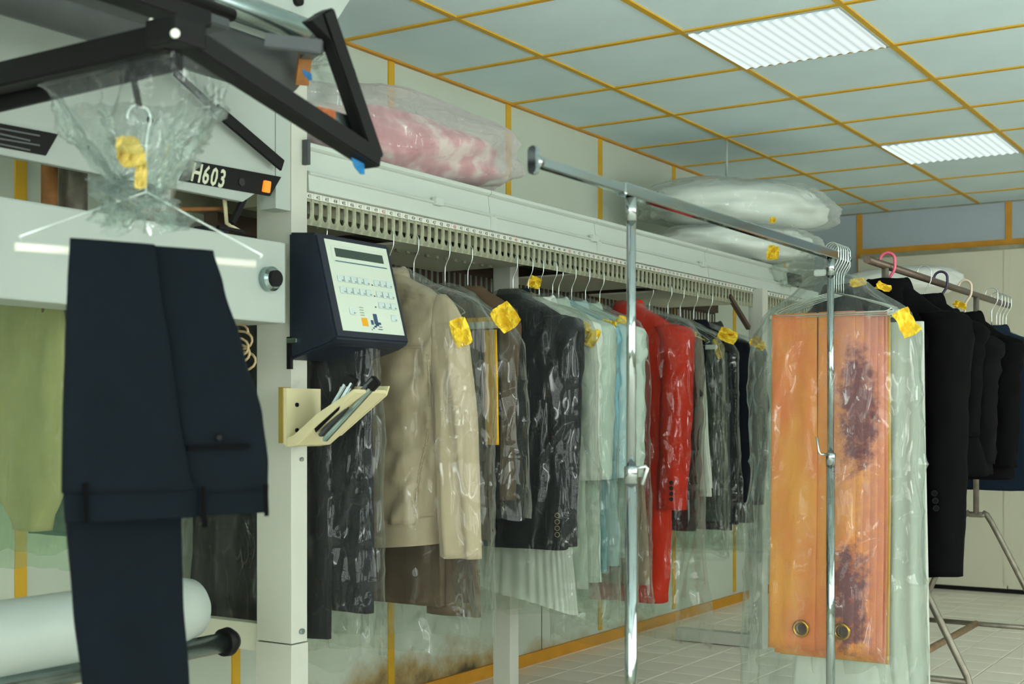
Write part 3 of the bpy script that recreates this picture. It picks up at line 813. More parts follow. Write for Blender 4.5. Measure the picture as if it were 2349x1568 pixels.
KW, KH = .068, .062
def key(u, v):
    k_ = tpl('key', u, u + KW, v, v + KH, .001, .006, KEYM, fp, .0012)
    tpl('key_mark', u + KW * .55, u + KW * .9, v + KH * .12, v + KH * .3, .0061, .0063, mat('key_mark_grey', '#6f8790', .5), k_)  # small grey-blue mark low on the right of each key
for r_, v in ((0, .545), (1, .435)):
    for c_ in range(5): key(.165 + c_ * .087, v)
    for c_ in range(3): key(.655 + c_ * .087, v)
for c_ in range(3): key(.655 + c_ * .087, .325)
key(.80, .205); key(.235, .235)
for u, v in ((.618, .55), (.618, .44), (.60, .33)): tpl('marker', u, u + .02, v, v + .012, .001, .0016, INK, fp)
tpl('orange_sticker', .375, .455, .135, .215, .001, .0018, mat('sticker_orange', '#e0a21c', .5), fp, label='orange sticker')
for k in range(4): tpl('print_line', .375, .43, .235 + k * .025, .245 + k * .025, .001, .0014, mat('grey_print', '#8f9c8c', .6), fp)
LOGO = mat('logo_blue', '#2d4a66', .5)
tpl('logo_mark', .545, .60, .165, .265, .001, .0016, LOGO, fp)
tpl('logo_mark', .50, .535, .155, .20, .001, .0016, LOGO, fp)
for k in range(5): tpl('logo_stripe', .49 + k * .022, .50 + k * .034, .10 + k * .015, .112 + k * .018, .001, .0016, LOGO, fp)
tpl('logo_stripe', .60, .645, .135, .143, .001, .0016, LOGO, fp); tpl('logo_stripe', .58, .645, .11, .118, .001, .0016, LOGO, fp)
box('hinge', -2.50, -2.462, 2.728, 2.736, 1.362, 1.376, STEEL, ter, .002)
box('wall_bracket', -2.499, -2.485, 2.729, 2.74, 1.29, 1.38, BLACK, ter)

# tool holder
hol = empty('tool_holder', (-2.4, 2.75, 1.08), 'cream folded plastic tool holder screwed to the post', 'holder')
y0, y1 = 2.66, 2.80
prism('back_plate', [(-2.448, 1.085), (-2.436, 1.075), (-2.436, 1.235), (-2.448, 1.235)], 'Y', y0, y1, BEIGE_P, hol)
prism('sloping_tray', [(-2.436, 1.075), (-2.40, 1.08), (-2.195, 1.222), (-2.200, 1.230), (-2.33, 1.165), (-2.41, 1.105), (-2.436, 1.10)], 'Y', y0, y1, BEIGE_P, hol, .002)
prism('end_cheek', [(-2.36, 1.105), (-2.20, 1.215), (-2.19, 1.24), (-2.36, 1.24), (-2.42, 1.10)], 'Y', y1 - .006, y1, BEIGE_P, hol)
box('brown_tape', -2.462, -2.447, y0 - .004, y0 + .03, 1.085, 1.238, TAPEB, hol, label='strip of brown tape')
box('mount_arm', -2.50, -2.44, y1 - .04, y1, 1.10, 1.20, BEIGE_P, hol)
for z in (1.12, 1.19): tube('screw', [(-2.436, 2.70, z), (-2.432, 2.70, z)], .006, BLACK, hol, 10)
prism('slot_edge', [(-2.33, 1.115), (-2.25, 1.175), (-2.247, 1.185), (-2.335, 1.125)], 'Y', y0 - .002, y0, BLACK, hol)
def stapler(a, b, label, m, w=.022):
    a, b = Vector(a), Vector(b); o = empty('hand_stapler', a, label, 'stapler', 'hand tools in the holder')
    t = (b - a).normalized(); s = Vector((0, 1, 0)); n = s.cross(t).normalized()
    bar('lower_arm', a - n * .008, b - n * .006, w, .010, m, o, .002)
    bar('upper_arm', a + n * .010, b + n * .009 - t * .01, w * .8, .012, STEEL, o, .003)
    bar('head', b - t * .03 + n * .002, b + t * .004 + n * .002, w * .9, .03, BLACK, o, .003)
stapler((-2.39, 2.745, 1.115), (-2.30, 2.775, 1.265), 'steel hand stapler upright in the cream holder', STEEL)
stapler((-2.335, 2.69, 1.10), (-2.175, 2.72, 1.255), 'dark hand stapler leaning out through the holder slot', DGREY)

# ------------------------------------------------------------------ cloth materials
def cloth(name, color, rough=.85, sheen=.0, var=.06, bump=.15, spec=.06):
    return mat(name, color, rough, 0, var, 14.0, bump, 500.0, spec, sheen)
TAN = cloth('tan_cotton', '#b9a68c', .5, .1, .05, .1, .3)
TAND = cloth('olive_tan_cotton', '#8f8263', .7)
BROWN = cloth('brown_cloth', '#5d4c3c', .8)
DBROWN = cloth('dark_brown_lining', '#3c2c20', .7)
CHARC = cloth('charcoal_wool', '#232427', .88, .02)
NAVY = cloth('navy_wool', '#14171e', .88, .02)
NAVYJ = cloth('navy_suiting', '#171b21', .88, .02)
BLK = cloth('black_wool', '#0c0c0d', .9, .0)
BLK2 = cloth('charcoal_black_wool', '#121213', .9, .0)
LEATH = mat('black_leather', '#1a1b1a', .38, 0, .2, 30, .2, 90)
BNAVY = cloth('blue_navy_knit', '#1a2431', .9, .02)
REDC = cloth('red_wool', '#cc2c14', .8, .0)
YELC = cloth('yellow_sash_cloth', '#f4b70c', .75)
WHC = cloth('white_cotton', '#f4f3e8', .8)
SHW = cloth('white_shirt_cotton', '#d5ddd2', .8, .05)
SHB = cloth('teal_shirt_cotton', '#7fb3c0', .8, .05)
SHP = cloth('pale_blue_shirt_cotton', '#b4cfd2', .8, .05)
SHG = cloth('pale_green_shirt_cotton', '#c3d3c6', .8, .05)
GREYG = cloth('grey_green_cloth', '#4d5651', .85)
SHEER = film('sheer_voile', '#eef2ea', .55, '#dfe6dc', .10, .5, crinkle=0)
TROU = cloth('navy_trouser_wool', '#10161c', .88, .02)
OLIVE = cloth('olive_green_cloth', '#b5a874', .8)
TEALC = cloth('dark_teal_cloth', '#2f5a50', .8)
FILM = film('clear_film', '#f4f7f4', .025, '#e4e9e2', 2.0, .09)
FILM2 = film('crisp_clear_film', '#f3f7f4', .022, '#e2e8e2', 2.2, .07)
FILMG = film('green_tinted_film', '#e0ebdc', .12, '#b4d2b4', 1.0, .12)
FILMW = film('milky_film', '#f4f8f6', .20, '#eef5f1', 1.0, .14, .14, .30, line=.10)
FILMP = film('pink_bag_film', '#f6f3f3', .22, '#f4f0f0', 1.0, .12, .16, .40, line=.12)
BUT = mat('button_dark', '#121212', .5, 0, 0, 6, 0, 200, .15)
BUTG = mat('button_ring', '#8a7a5c', .35)

def ring_geo(c, n, r, t, segs=18, s2=8):
    n = Vector(n).normalized(); u = n.cross(Vector((0, 0, 1))).normalized(); v = n.cross(u)
    V, Fc = [], []
    for i in range(segs):
        a = 2 * math.pi * i / segs; d = u * math.cos(a) + v * math.sin(a)
        for k in range(s2):
            b = 2 * math.pi * k / s2
            V.append(Vector(c) + d * (r + t * math.cos(b)) + n * (t * math.sin(b)))
    for i in range(segs):
        for k in range(s2):
            Fc.append((i * s2 + k, ((i + 1) % segs) * s2 + k, ((i + 1) % segs) * s2 + (k + 1) % s2, i * s2 + (k + 1) % s2))
    return V, Fc

def disc(name, c, n, r, t, m, parent, rim=None):
    n = Vector(n).normalized()
    o = tube(name, [Vector(c), Vector(c) + n * t * .7, Vector(c) + n * t], [r, r, r * .75], m, parent, 14, False)
    if rim:
        V, Fc = ring_geo(Vector(c) + n * t * .8, n, r * .92, r * .16, 16, 6); mesh_obj('button_rim', V, Fc, rim, o, True)
    return o

def jacket(name, label, cat, c, L, m, seed, sh=.225, body=.205, hem=.215, th=.075, yaw=0.0, sleeves=(.62, .62), sr=.062, collar=True, cm=None, fold=.013, splay=.045, cuff=None, group=None, buttons=None, neck=.055, drop=.085, sleeve_m=None, fwd=-.015, wrk=.22, ffreq=9.0, gather=0.0):
    o = empty(name, (c[0], c[1], c[2] - L), label, cat, group)
    hw = [(0, neck), (.012, neck * 1.25), (drop * .6, sh * .66), (drop, sh * .93), (drop + .05, sh), (drop + .16, body), (L * .6, body * .97), (L, hem)]
    tt = [(0, .03), (.015, .04), (drop, .045), (drop + .1, th), (L * .6, th * .95), (L, th)]
    cloth_body('body', c, yaw, L, hw, tt, m, o, seed, fold, wrk=wrk, ffreq=ffreq, gather=gather)
    for s, sl in zip((-1, 1), sleeves):
        if not sl: continue
        x0 = sh * .93
        pts = [(s * x0 * .86, 0, -drop * .95), (s * (x0 + .012), fwd * .3, -drop - .04), (s * (x0 + splay * .8), fwd, -drop - sl * .30), (s * (x0 + splay), fwd * 2.2, -drop - sl * .62), (s * (x0 + splay * .75), fwd * 3.4, -drop - sl)]
        sleeve_geo(c, yaw, pts, [(0, sr * .55), (.08, sr * .95), (.2, sr * 1.05), (.55, sr * .92), (1, sr * .84)], .95, sleeve_m or m, o, seed + s * 3)
        if buttons and s == 1:
            n_, bm_, rim = buttons
            e = pts[-1]
            for k in range(n_):
                p = frame_pt(c, yaw, e[0] + sr * .35, e[1] - sr * .84, e[2] + .045 + k * .022)
                disc('cuff_button', p, (.35, -.93, 0), .0085, .005, bm_, o, rim)
    if collar:
        rings = []
        for i in range(7):
            t = i / 6; R = []
            for k in range(28):
                a = 2 * math.pi * k / 28
                rr = neck * (.80 + .75 * t - .15 * t * t); z = .014 + .012 * math.sin(t * 3.1) - .062 * t * t - .022 * t * (1 if math.sin(a) < 0 else -.3)
                R.append(frame_pt(c, yaw, rr * 1.05 * math.cos(a), rr * .72 * math.sin(a), z + .006 * noise.noise(Vector((a, t, seed)))))
            rings.append(R)
        loft('collar', rings, cm or m, o, cap_top=False, cap_bot=False)
    return o

def slab(name, rows, p0, udir, m, parent, th=.02, fold=.006, seed=0, ffreq=14, nr=44, seg=60, nexp=4.0, cap=True, label=None, off=0.0):
    """hanging folded cloth in the vertical plane through p0 along udir; rows = (z, u_left, u_right)"""
    u = Vector((udir[0], udir[1], 0)).normalized(); n = Vector((u.y, -u.x, 0))
    rings = []
    tl = [(-r[0], r[1]) for r in rows]; tr_ = [(-r[0], r[2]) for r in rows]
    z0, z1 = rows[0][0], rows[-1][0]
    for i in range(nr + 1):
        z = z0 + (z1 - z0) * i / nr
        a0, a1 = interp(tl, -z), interp(tr_, -z); cc, hw = (a0 + a1) / 2, (a1 - a0) / 2
        thz = th * min(1, .35 + 4 * (z0 - z))
        R = []
        for k in range(seg):
            a = 2 * math.pi * k / seg
            x = hw * se(math.cos(a), nexp); y = thz * se(math.sin(a), nexp); side = 1 if math.sin(a) > 0 else -1
            y += side * fbm(x * ffreq + seed, side + seed, z * 1.4) * fold * min(1, (z0 - z) * 5) * min(1, abs(math.sin(a)) * 2)
            R.append(Vector((p0[0], p0[1], 0)) + u * (cc + x) + n * (y + off) + Vector((0, 0, z)))
        rings.append(R)
    return loft(name, rings, m, parent, cap_top=cap, cap_bot=cap, label=label)

XH = -2.535                      # hooks on the conveyor rail
RZ = 1.722                       # height where the hooks ride
ZN = 1.592                       # neck height of the garments on the conveyor
SHG_, COATG = 'shirts on the conveyor', 'dark garments on the conveyor'

# ---- conveyor garments, near to far
# charcoal coat on the rear rail
c = (-2.93, 3.02, 1.56)
jacket('long_coat', 'charcoal coat in clear film behind the machine post, low at its side', 'coat', c, 1.03, CHARC, 11, body=.22, hem=.235, sleeves=(.6, .6))
bag('clear film bag over the charcoal coat behind the machine post', (c[0], c[1], 1.58), .475, .285, .085, FILM, 12)
hanger_wire((-2.93, 3.02), 1.69, 0, .2, WIREM, 'wire hanger of the charcoal coat behind the machine post')
# dark suit beside the post
c = (XH - .03, 2.955, ZN)
o = empty('hanging_trousers', (c[0], c[1], .52), 'dark charcoal trousers in film just right of the cream post', 'trousers', COATG)
slab('trouser_leg', [(1.44, -.19, .02), (1.2, -.20, .03), (.8, -.205, .045), (.505, -.20, .04)], (c[0], c[1] - .015), (1, 0), CHARC, o, .022, .014, 3)
slab('trouser_leg', [(1.44, -.02, .15), (1.2, -.01, .16), (.8, .0, .165), (.585, .02, .165)], (c[0], c[1] + .03), (1, 0), NAVY, o, .022, .014, 5)
slab('waist', [(1.46, -.19, .15), (1.40, -.2, .16)], (c[0], c[1]), (1, 0), CHARC, o, .035, .004, 7, nr=8)
bag('clear film bag over the dark trousers right of the cream post', (c[0], c[1], 1.60), .45, .205, .065, FILM, 14, hemamp=.05)
hanger_wire((c[0], c[1]), RZ, 0, .2, WIREM, 'wire hanger holding the dark trousers beside the cream post')
# tan bomber jacket
c = (XH, 3.235, 1.605)
tanj = jacket('bomber_jacket', 'tan cotton bomber jacket with gathered waistband beneath the keypad terminal', 'jacket', c, .775, TAN, 21, sh=.25, body=.24, hem=.20, th=.085, sleeves=(0, 0), fold=.030, wrk=.75, ffreq=11.0, gather=.009, drop=.10, sleeve_m=TAN)
sy_ = 3.20
def sr_(z_px, l, r): return (at(l, z_px, Y=sy_).z, at(l, z_px, Y=sy_).x, at(r, z_px, Y=sy_).x)
slab('sleeve', [sr_(676, 1002, 1022), sr_(700, 995, 1044), sr_(735, 988, 1060), sr_(790, 990, 1073), sr_(1000, 1000, 1090), sr_(1150, 1004, 1098), sr_(1275, 1010, 1103)], (0, sy_), (1, 0), TAN, tanj, .036, .026, 6, ffreq=24, nexp=2.2)
rings = []
for i in range(7):
    t = i / 6; R = []
    for k in range(64):
        a = 2 * math.pi * k / 64
        rr = 1 + .02 * math.sin(a * 60) * 0; zz = -.765 - .085 * t + .02 * math.cos(a) * .8
        R.append(frame_pt(c, 0, (.200 - .004 * t) * se(math.cos(a), 2.6), (.084 + .006 * math.sin(t * 3.1)) * se(math.sin(a), 2.6), zz))
    rings.append(R)
loft('waistband', rings, TAN, tanj, cap_top=False, cap_bot=False)
for zz in (-.845,): 
    R = [[frame_pt(c, 0, .165 * f * math.cos(2 * math.pi * k / 40), .078 * f * math.sin(2 * math.pi * k / 40), zz + .012) for k in range(40)] for f in (1, .02)]
    loft('lining', R, DBROWN, tanj, cap_top=False, cap_bot=False)
# stitched seams
def seam(pts, parent, m=TAN):
    P_ = smoothpath(pts, 30)
    return tube('stitched_seam', P_, [.0030 + .0022 * (k % 3 == 0) for k in range(len(P_))], m, parent, 8)
from mathutils.bvhtree import BVHTree
def front_y(objs, x, z):
    """y of the camera-side surface of a hanging cloth at (x, z)"""
    best = None
    for o_ in objs:
        W = world_of(o_); t_ = BVHTree.FromPolygons([W @ v.co for v in o_.data.vertices], [tuple(q.vertices) for q in o_.data.polygons])
        h_ = t_.ray_cast(Vector((x, 1.0, z)), Vector((0, 1, 0)))
        if h_[0] is not None and (best is None or h_[0].y < best): best = h_[0].y
    return best
TB = [o_ for o_ in bpy.data.objects if o_.parent is tanj and o_.name.startswith('body')]
def on_tan(x, z): return Vector((c[0] + x, (front_y(TB, c[0] + x, c[2] + z) or c[1] - .08) - .001, c[2] + z))
seam([on_tan(x, z) for x, z in ((.205, -.26), (.20, -.40), (.185, -.52), (.165, -.62), (.155, -.74))], tanj)
tube('yoke_seam', smoothpath([on_tan(x, -.235 - .02 * abs(x)) for x in (-.2, -.1, 0, .1, .17, .215)], 4), .0026, TAN, tanj, 6)
bag('clear film bag over the tan bomber jacket', (c[0] + .02, c[1], 1.625), .46, .362, .13, FILM2, 24, nexp=2.3, flare=0.0, shoulder=.12, tickets=[(at(1058, 762, Y=3.16), .055, .085)], hemamp=.05)
hanger_wire((c[0], c[1]), RZ, 0, .21, WIREM, 'wire hanger holding the tan bomber jacket')
# brown trousers inside/behind the bomber
o = empty('hanging_trousers', (XH, 3.36, .55), 'brown trousers showing below the tan bomber jacket', 'trousers', COATG)
slab('trouser_leg', [(1.43, -.2, .08), (1.0, -.21, .11), (.75, -.2, .13), (.56, -.18, .13)], (XH, 3.35), (1, 0), BROWN, o, .02, .012, 8)
slab('trouser_leg', [(1.43, -.06, .2), (1.0, -.03, .22), (.75, .02, .23), (.53, .04, .24)], (XH, 3.39), (1, 0), BROWN, o, .02, .012, 9)
slab('waist', [(1.46, -.2, .2), (1.40, -.2, .2)], (XH, 3.37), (1, 0), BROWN, o, .03, .004, 2, nr=8)
hanger_wire((XH, 3.365), RZ, 0, .2, WIREM, 'wire hanger holding the brown trousers behind the bomber jacket')
# black trousers with a yellow sash
o = empty('hanging_trousers', (XH, 3.53, .85), 'black trousers folded over a white hanger bar beside the yellow sash', 'trousers', COATG)
slab('front_fold', [(1.452, -.17, .20), (1.2, -.18, .205), (.9, -.175, .20)], (XH, 3.515), (1, 0), BLK2, o, .012, .006, 12)
slab('back_fold', [(1.452, -.17, .20), (1.2, -.18, .205), (.86, -.175, .20)], (XH, 3.56), (1, 0), BLK2, o, .012, .006, 13)
sash = empty('yellow_sash', (-2.37, 3.49, 1.07), 'yellow cloth sash draped down over the black trousers', 'sash')
slab('hanging_end', [(1.436, .190, .238), (1.25, .194, .242), (1.068, .198, .245)], (XH, 3.487), (1, 0), YELC, sash, .008, .003, 3, nr=20, seg=28)
slab('bar_loop', [(1.478, .02, .22), (1.458, .02, .22)], (XH, 3.50), (1, 0), YELC, sash, .012, .002, 4, nr=6, seg=28)
h = hanger_wire((XH, 3.537), RZ, 0, .2, WIREM, 'hanger with white cardboard bar under the yellow sash')
bar('bar_tube', (XH - .16, 3.495, 1.452), (XH + .245, 3.495, 1.452), .014, .022, PAPERW, h, .003)
bag('clear film bag over the black trousers and yellow sash', (XH, 3.535, 1.60), .835, .30, .085, FILM2, 31, shoulder=.15, tickets=[(at(1160, 728, Y=3.45), .075, .085)], hemamp=.012)
# brown vest
jacket('waistcoat', 'beige brown waistcoat in film between bomber and navy suit', 'waistcoat', (XH, 3.67, 1.60), .72, BROWN, 33, sleeves=(0, 0), collar=False, body=.19, hem=.19, sh=.21)
hanger_wire((XH, 3.67), RZ, 0, .2, WIREM, 'wire hanger holding the beige brown waistcoat')
# navy suit jacket
c = (XH, 3.955, 1.60)
jacket('suit_jacket', 'dark navy suit jacket with four cuff buttons on the conveyor', 'jacket', c, .905, NAVYJ, 41, sh=.225, body=.205, hem=.215, sleeves=(.78, .80), sr=.066, splay=.022, buttons=(4, BUT, BUTG), fold=.012, drop=.09)
bag('clear film bag over the navy suit jacket', (c[0], c[1] , 1.62), .50, .315, .135, FILM, 42)
hanger_wire((c[0], c[1]), RZ, 0, .2, WIREM, 'wire hanger holding the navy suit jacket')
# sheer pleated skirt below the suit
o = empty('pleated_skirt', (XH, 4.06, .5), 'sheer pale pleated skirt showing below the navy suit jacket', 'skirt')
rings = []
for i in range(31):
    t = i / 30; z = 1.40 - .90 * t; hw = .13 + .10 * t; R = []
    for k in range(160):
        a = 2 * math.pi * k / 160
        q = .006 * math.sin(a * 36) * t
        R.append(Vector((XH - .03 + (hw + q) * se(math.cos(a), 2.6), 4.06 + (.05 + q) * se(math.sin(a), 2.6), z - .05 * t * math.cos(a))))
    rings.append(R)
loft('pleats', rings, SHEER, o, cap_top=False, cap_bot=False)
slab('waistband', [(1.43, -.16, .10), (1.39, -.16, .10)], (XH, 4.06), (1, 0), WHC, o, .03, .002, 2, nr=6)
hanger_wire((XH, 4.06), RZ, 0, .19, WIREM, 'wire hanger holding the sheer pleated skirt')
# shirts
SH = [(4.135, SHW, 'white shirt with striped hem next to the navy suit jacket', 1.05, 'wire hanger of the white shirt next to the navy suit'),
      (4.215, SHG, 'pale green white shirt, second shirt after the navy suit', 1.035, 'wire hanger of the second shirt after the navy suit'),
      (4.295, SHB, 'teal blue shirt in the middle of the shirts', 1.01, 'wire hanger of the teal blue shirt'),
      (4.375, SHP, 'pale blue shirt, second before the red coat', .99, 'wire hanger of the pale blue shirt'),
      (4.465, SHG, 'pale mint shirt nearest the red coat', .97, 'wire hanger of the pale mint shirt nearest the red coat')]
for i, (y, m_, lab, L_, hl) in enumerate(SH):
    c = (XH + .012 * math.sin(i * 2.1), y, 1.585)
    jacket('shirt', lab, 'shirt', c, L_, m_, 50 + i, sh=.215, body=.20, hem=.205, th=.032, sleeves=(0, .58), sr=.048, splay=.02, fold=.014, drop=.075, group=SHG_, fwd=-.006)
    hanger_wire((c[0], y), RZ, 0, .2, WIREM, hl)
bag('clear film bag over the white shirts, crumpled hem', (XH, 4.185, 1.62), .42, .285, .085, FILM, 61, tickets=[(at(1347, 768, Y=4.09), .085, .075), (at(1226, 648, Y=4.10), .05, .045)], hemamp=.06)
bag('clear film bag over the blue shirts', (XH, 4.335, 1.62), .46, .285, .065, FILM, 62, tickets=[(at(1395, 752, Y=4.27), .06, .06)], hemamp=.05)
bag('clear film bag over the pale mint shirt', (XH, 4.47, 1.62), .42, .28, .055, FILM2, 63, tickets=[(at(1428, 752, Y=4.39), .075, .085)], hemamp=.06)
# brown pink skirt between shirts and red coat
o = empty('hanging_skirt', (XH, 4.60, .5), 'dull pink brown skirt hem between the shirts and red coat', 'skirt')
slab('skirt_body', [(1.40, -.17, .17), (1.0, -.19, .19), (.50, -.2, .22)], (XH, 4.60), (1, 0), mat('dull_pink_cloth', '#9a7d68', .8, 0, .1, 12), o, .03, .014, 21)
hanger_wire((XH, 4.60), RZ, 0, .19, WIREM, 'wire hanger holding the dull pink brown skirt')
# red coat
c = (XH, 4.845, 1.625)
jacket('long_coat', 'bright red wool coat with four black cuff buttons', 'coat', c, 1.225, REDC, 71, sh=.225, body=.20, hem=.175, sleeves=(.74, .745), sr=.072, splay=.022, buttons=(4, BUT, None), fold=.014, drop=.095)
bag('long clear film bag over the red coat', (c[0], c[1], 1.645), .235, .32, .135, FILM2, 72, hemamp=.05, flare=.03)
hanger_wire((c[0], c[1]), RZ, 0, .2, WIREM, 'wire hanger holding the red coat')
# black jacket, white trousers, dark garments
c = (XH - .03, 5.10, 1.585)
jacket('suit_jacket', 'black jacket edge showing between red coat and white trousers', 'jacket', c, .91, BLK, 81, sleeves=(0, .74), sh=.20, body=.18, sr=.06, splay=.02, group=COATG)
hanger_wire((c[0], c[1]), RZ, 0, .2, WIREM, 'wire hanger of the black jacket beside the red coat')
o = empty('hanging_trousers', (XH, 5.215, .75), 'white trousers folded over a hanger bar beside the red coat', 'trousers')
slab('front_fold', [(1.45, -.05, .165), (1.1, -.03, .185), (.815, .0, .215)], (XH, 5.205), (1, 0), WHC, o, .012, .005, 5)
slab('back_fold', [(1.45, -.05, .165), (1.1, -.03, .185), (.85, .0, .205)], (XH, 5.235), (1, 0), WHC, o, .012, .005, 6)
h = hanger_wire((XH, 5.22), RZ, 0, .2, WIREM, 'hanger with white bar holding the white trousers')
bar('bar_tube', (XH - .18, 5.22, 1.46), (XH + .235, 5.22, 1.46), .016, .02, PAPERW, h, .004)
bag('clear film bag over the white trousers, ticket at its shoulder', (XH, 5.20, 1.61), .55, .275, .07, FILM2, 82, tickets=[(at(1573, 780, Y=5.10), .085, .10), (at(1602, 786, Y=5.13), .05, .05)])
o = empty('hanging_trousers', (XH, 5.33, .68), 'grey green trousers between white trousers and black jackets', 'trousers', COATG)
slab('front_fold', [(1.44, -.15, .235), (1.1, -.16, .245), (.70, -.16, .25)], (XH, 5.325), (1, 0), GREYG, o, .02, .012, 7)
slab('back_fold', [(1.44, -.15, .235), (1.1, -.16, .245), (.66, -.16, .24)], (XH, 5.365), (1, 0), CHARC, o, .02, .012, 8)
hanger_wire((XH, 5.345), RZ, 0, .2, WIREM, 'wire hanger holding the grey green trousers')
bag('clear film bag over the grey green trousers', (XH, 5.345, 1.60), .57, .275, .06, FILM2, 83, tickets=[(at(1645, 800, Y=5.27), .025, .09), (at(1668, 770, Y=5.27), .085, .06)])
c = (XH, 5.49, 1.585)
jacket('suit_jacket', 'black navy jacket, second from the far end of the conveyor', 'jacket', c, .905, NAVY, 91, sleeves=(0, .72), sh=.215, sr=.062, splay=.035, group=COATG)
hanger_wire((c[0], c[1]), RZ, 0, .2, WIREM, 'wire hanger, second from the far end of the conveyor')
c = (XH, 5.655, 1.585)
jacket('leather_jacket', 'black leather jacket last on the conveyor, half hidden by the curtain bag', 'jacket', c, .91, LEATH, 92, sleeves=(0, .74), sh=.22, sr=.062, splay=.04, group=COATG, fold=.02)
hanger_wire((c[0], c[1]), RZ, 0, .2, WIREM, 'last wire hanger at the far end of the conveyor')
bag('clear film bag over the last two black jackets on the conveyor', (XH, 5.575, 1.60), .55, .30, .15, FILM2, 93, tickets=[(at(1737, 788, Y=5.46), .075, .045)])

# olive garment in green film at the left
c = (-2.80, 2.17, 1.50)
o = empty('hanging_shirt', (c[0], c[1], .86), 'olive green shirt in green film left of the navy trousers', 'shirt')
slab('shirt_body', [(1.46, -.12, .12), (1.2, -.15, .16), (1.05, -.14, .17), (.87, -.05, .06)], (c[0] - .02, c[1] - .04), (1, 0), OLIVE, o, .03, .014, 3)
o2 = empty('hanging_shirt', (c[0], c[1] + .1, .84), 'dark teal garment behind the olive shirt in green film', 'shirt')
slab('shirt_body', [(1.46, -.08, .20), (1.2, -.1, .21), (.85, -.15, .19)], (c[0], c[1] + .07), (1, 0), TEALC, o2, .03, .012, 4)
bag('green tinted film bag over the olive shirt', (c[0], c[1], 1.55), .795, .30, .14, FILMG, 101, hemamp=.05)
hanger_wire((c[0], c[1] + .02), 1.67, 0, .2, WIREM, 'wire hanger holding the olive shirt inside the machine')
tube('inner_rail', [(-2.8, 1.4, 1.665), (-2.8, 2.7, 1.665)], .01, STEEL, mach, 10)

# ---- navy trousers on the machine
u = Vector((.38, .925, 0)).normalized(); nrm = Vector((u.y, -u.x, 0))
P1 = Vector((-1.796, 1.342, 0))
def tu(px, py, off=0.0):
    """pixel -> (u, z) on the trousers plane"""
    q = ray(px); p0 = P1 + nrm * off
    d = p0.dot(nrm) / (q.x * nrm.x + q.y * nrm.y)
    w = Vector((q.x * d, q.y * d, 0))
    return (w - P1).dot(u), CAM_H + (HORIZON - py) / F_PX * d
def rows_px(tab, off=0.0):
    out = []
    for py, l, r in tab:
        ul, zl = tu(l, py, off); ur, zr = tu(r, py, off); out.append(((zl + zr) / 2, ul, ur))
    return out
trs = empty('folded_trousers', tuple(P1 + u * .2 + Vector((0, 0, .60))), 'navy wool trousers folded over a hanger in front of the machine', 'trousers')
slab('front_leg', rows_px([(556, 152, 345), (650, 147, 355), (800, 141, 378), (950, 136, 398), (1080, 134, 420), (1125, 134, 432)]), P1, u, TROU, trs, .014, .007, 5, off=.02)
slab('seat_panel', rows_px([(568, 325, 489), (650, 338, 512), (800, 365, 556), (950, 392, 600), (1060, 410, 613), (1125, 420, 612)]), P1, u, TROU, trs, .014, .006, 6, off=.0)
slab('waistband', rows_px([(1112, 136, 440), (1150, 137, 440), (1190, 140, 436)]), P1, u, TROU, trs, .016, .003, 7, nr=14, off=.022)
slab('waistband', rows_px([(1112, 432, 613), (1150, 432, 612), (1178, 434, 610)]), P1, u, TROU, trs, .016, .003, 8, nr=14, off=.004)
slab('back_leg', rows_px([(566, 160, 470), (800, 158, 470), (1000, 156, 445), (1190, 152, 414), (1380, 168, 418), (1568, 190, 432), (1640, 196, 436)], -.04), P1, u, TROU, trs, .014, .008, 9, off=-.04)
for px, top, bot in ((178, 1105, 1196), (445, 1112, 1205), (586, 1108, 1180)):
    a, b = tu(px, top), tu(px + 3, bot)
    pa, pb = P1 + u * a[0] + nrm * .042, P1 + u * b[0] + nrm * .042
    bar('belt_loop', (pa.x, pa.y, a[1]), (pb.x, pb.y, b[1]), .010, .004, BLK, trs, .001)
a, b = tu(418, 1026), tu(560, 1022)
bar('pocket_welt', tuple(P1 + u * a[0] + nrm * .022 + Vector((0, 0, a[1]))), tuple(P1 + u * b[0] + nrm * .022 + Vector((0, 0, b[1]))), .006, .009, BLK, trs, .001)
a = tu(492, 1003); disc('pocket_button', P1 + u * a[0] + nrm * .02 + Vector((0, 0, a[1])), nrm, .006, .004, BUT, trs)
hb = 1.437
hng = empty('wire_hanger', tuple(P1 + u * .2 + Vector((0, 0, hb))), 'wire hanger with white tube carrying the navy trousers', 'hanger')
def hp(a, z, n_=0.0): return P1 + u * a + nrm * n_ + Vector((0, 0, z))
ctr = .203
tube('bar_tube', [hp(-.005, hb - .006, -.022), hp(.41, hb - .006, -.022)], .0075, PAPERW, hng, 12, label='white cardboard tube')
tube('shoulder_wire', [hp(.0, hb), hp(-.004, hb + .008), hp(ctr * .5, hb + .055), hp(ctr, hb + .10), hp(ctr * 1.5, hb + .055), hp(.415, hb + .008), hp(.41, hb)], .0018, WIREM, hng, 6)
hk = [hp(ctr, hb + .10), hp(ctr, hb + .17), hp(ctr + .004, hb + .21)]
for k in range(10):
    an = math.radians(-20 + k * 24); hk.append(hp(ctr - .012 + .02 * math.cos(an), hb + .225 + .02 * math.sin(an)))
tube('hook', smoothpath(hk, 4), .002, WIREM, hng, 6)
hc = hp(ctr - .012, hb + .242)
tube('hanger_peg', [(hc.x, hc.y, hc.z), (hc.x - .01, hc.y - .01, 1.757)], .006, BLACK, mach, 8)
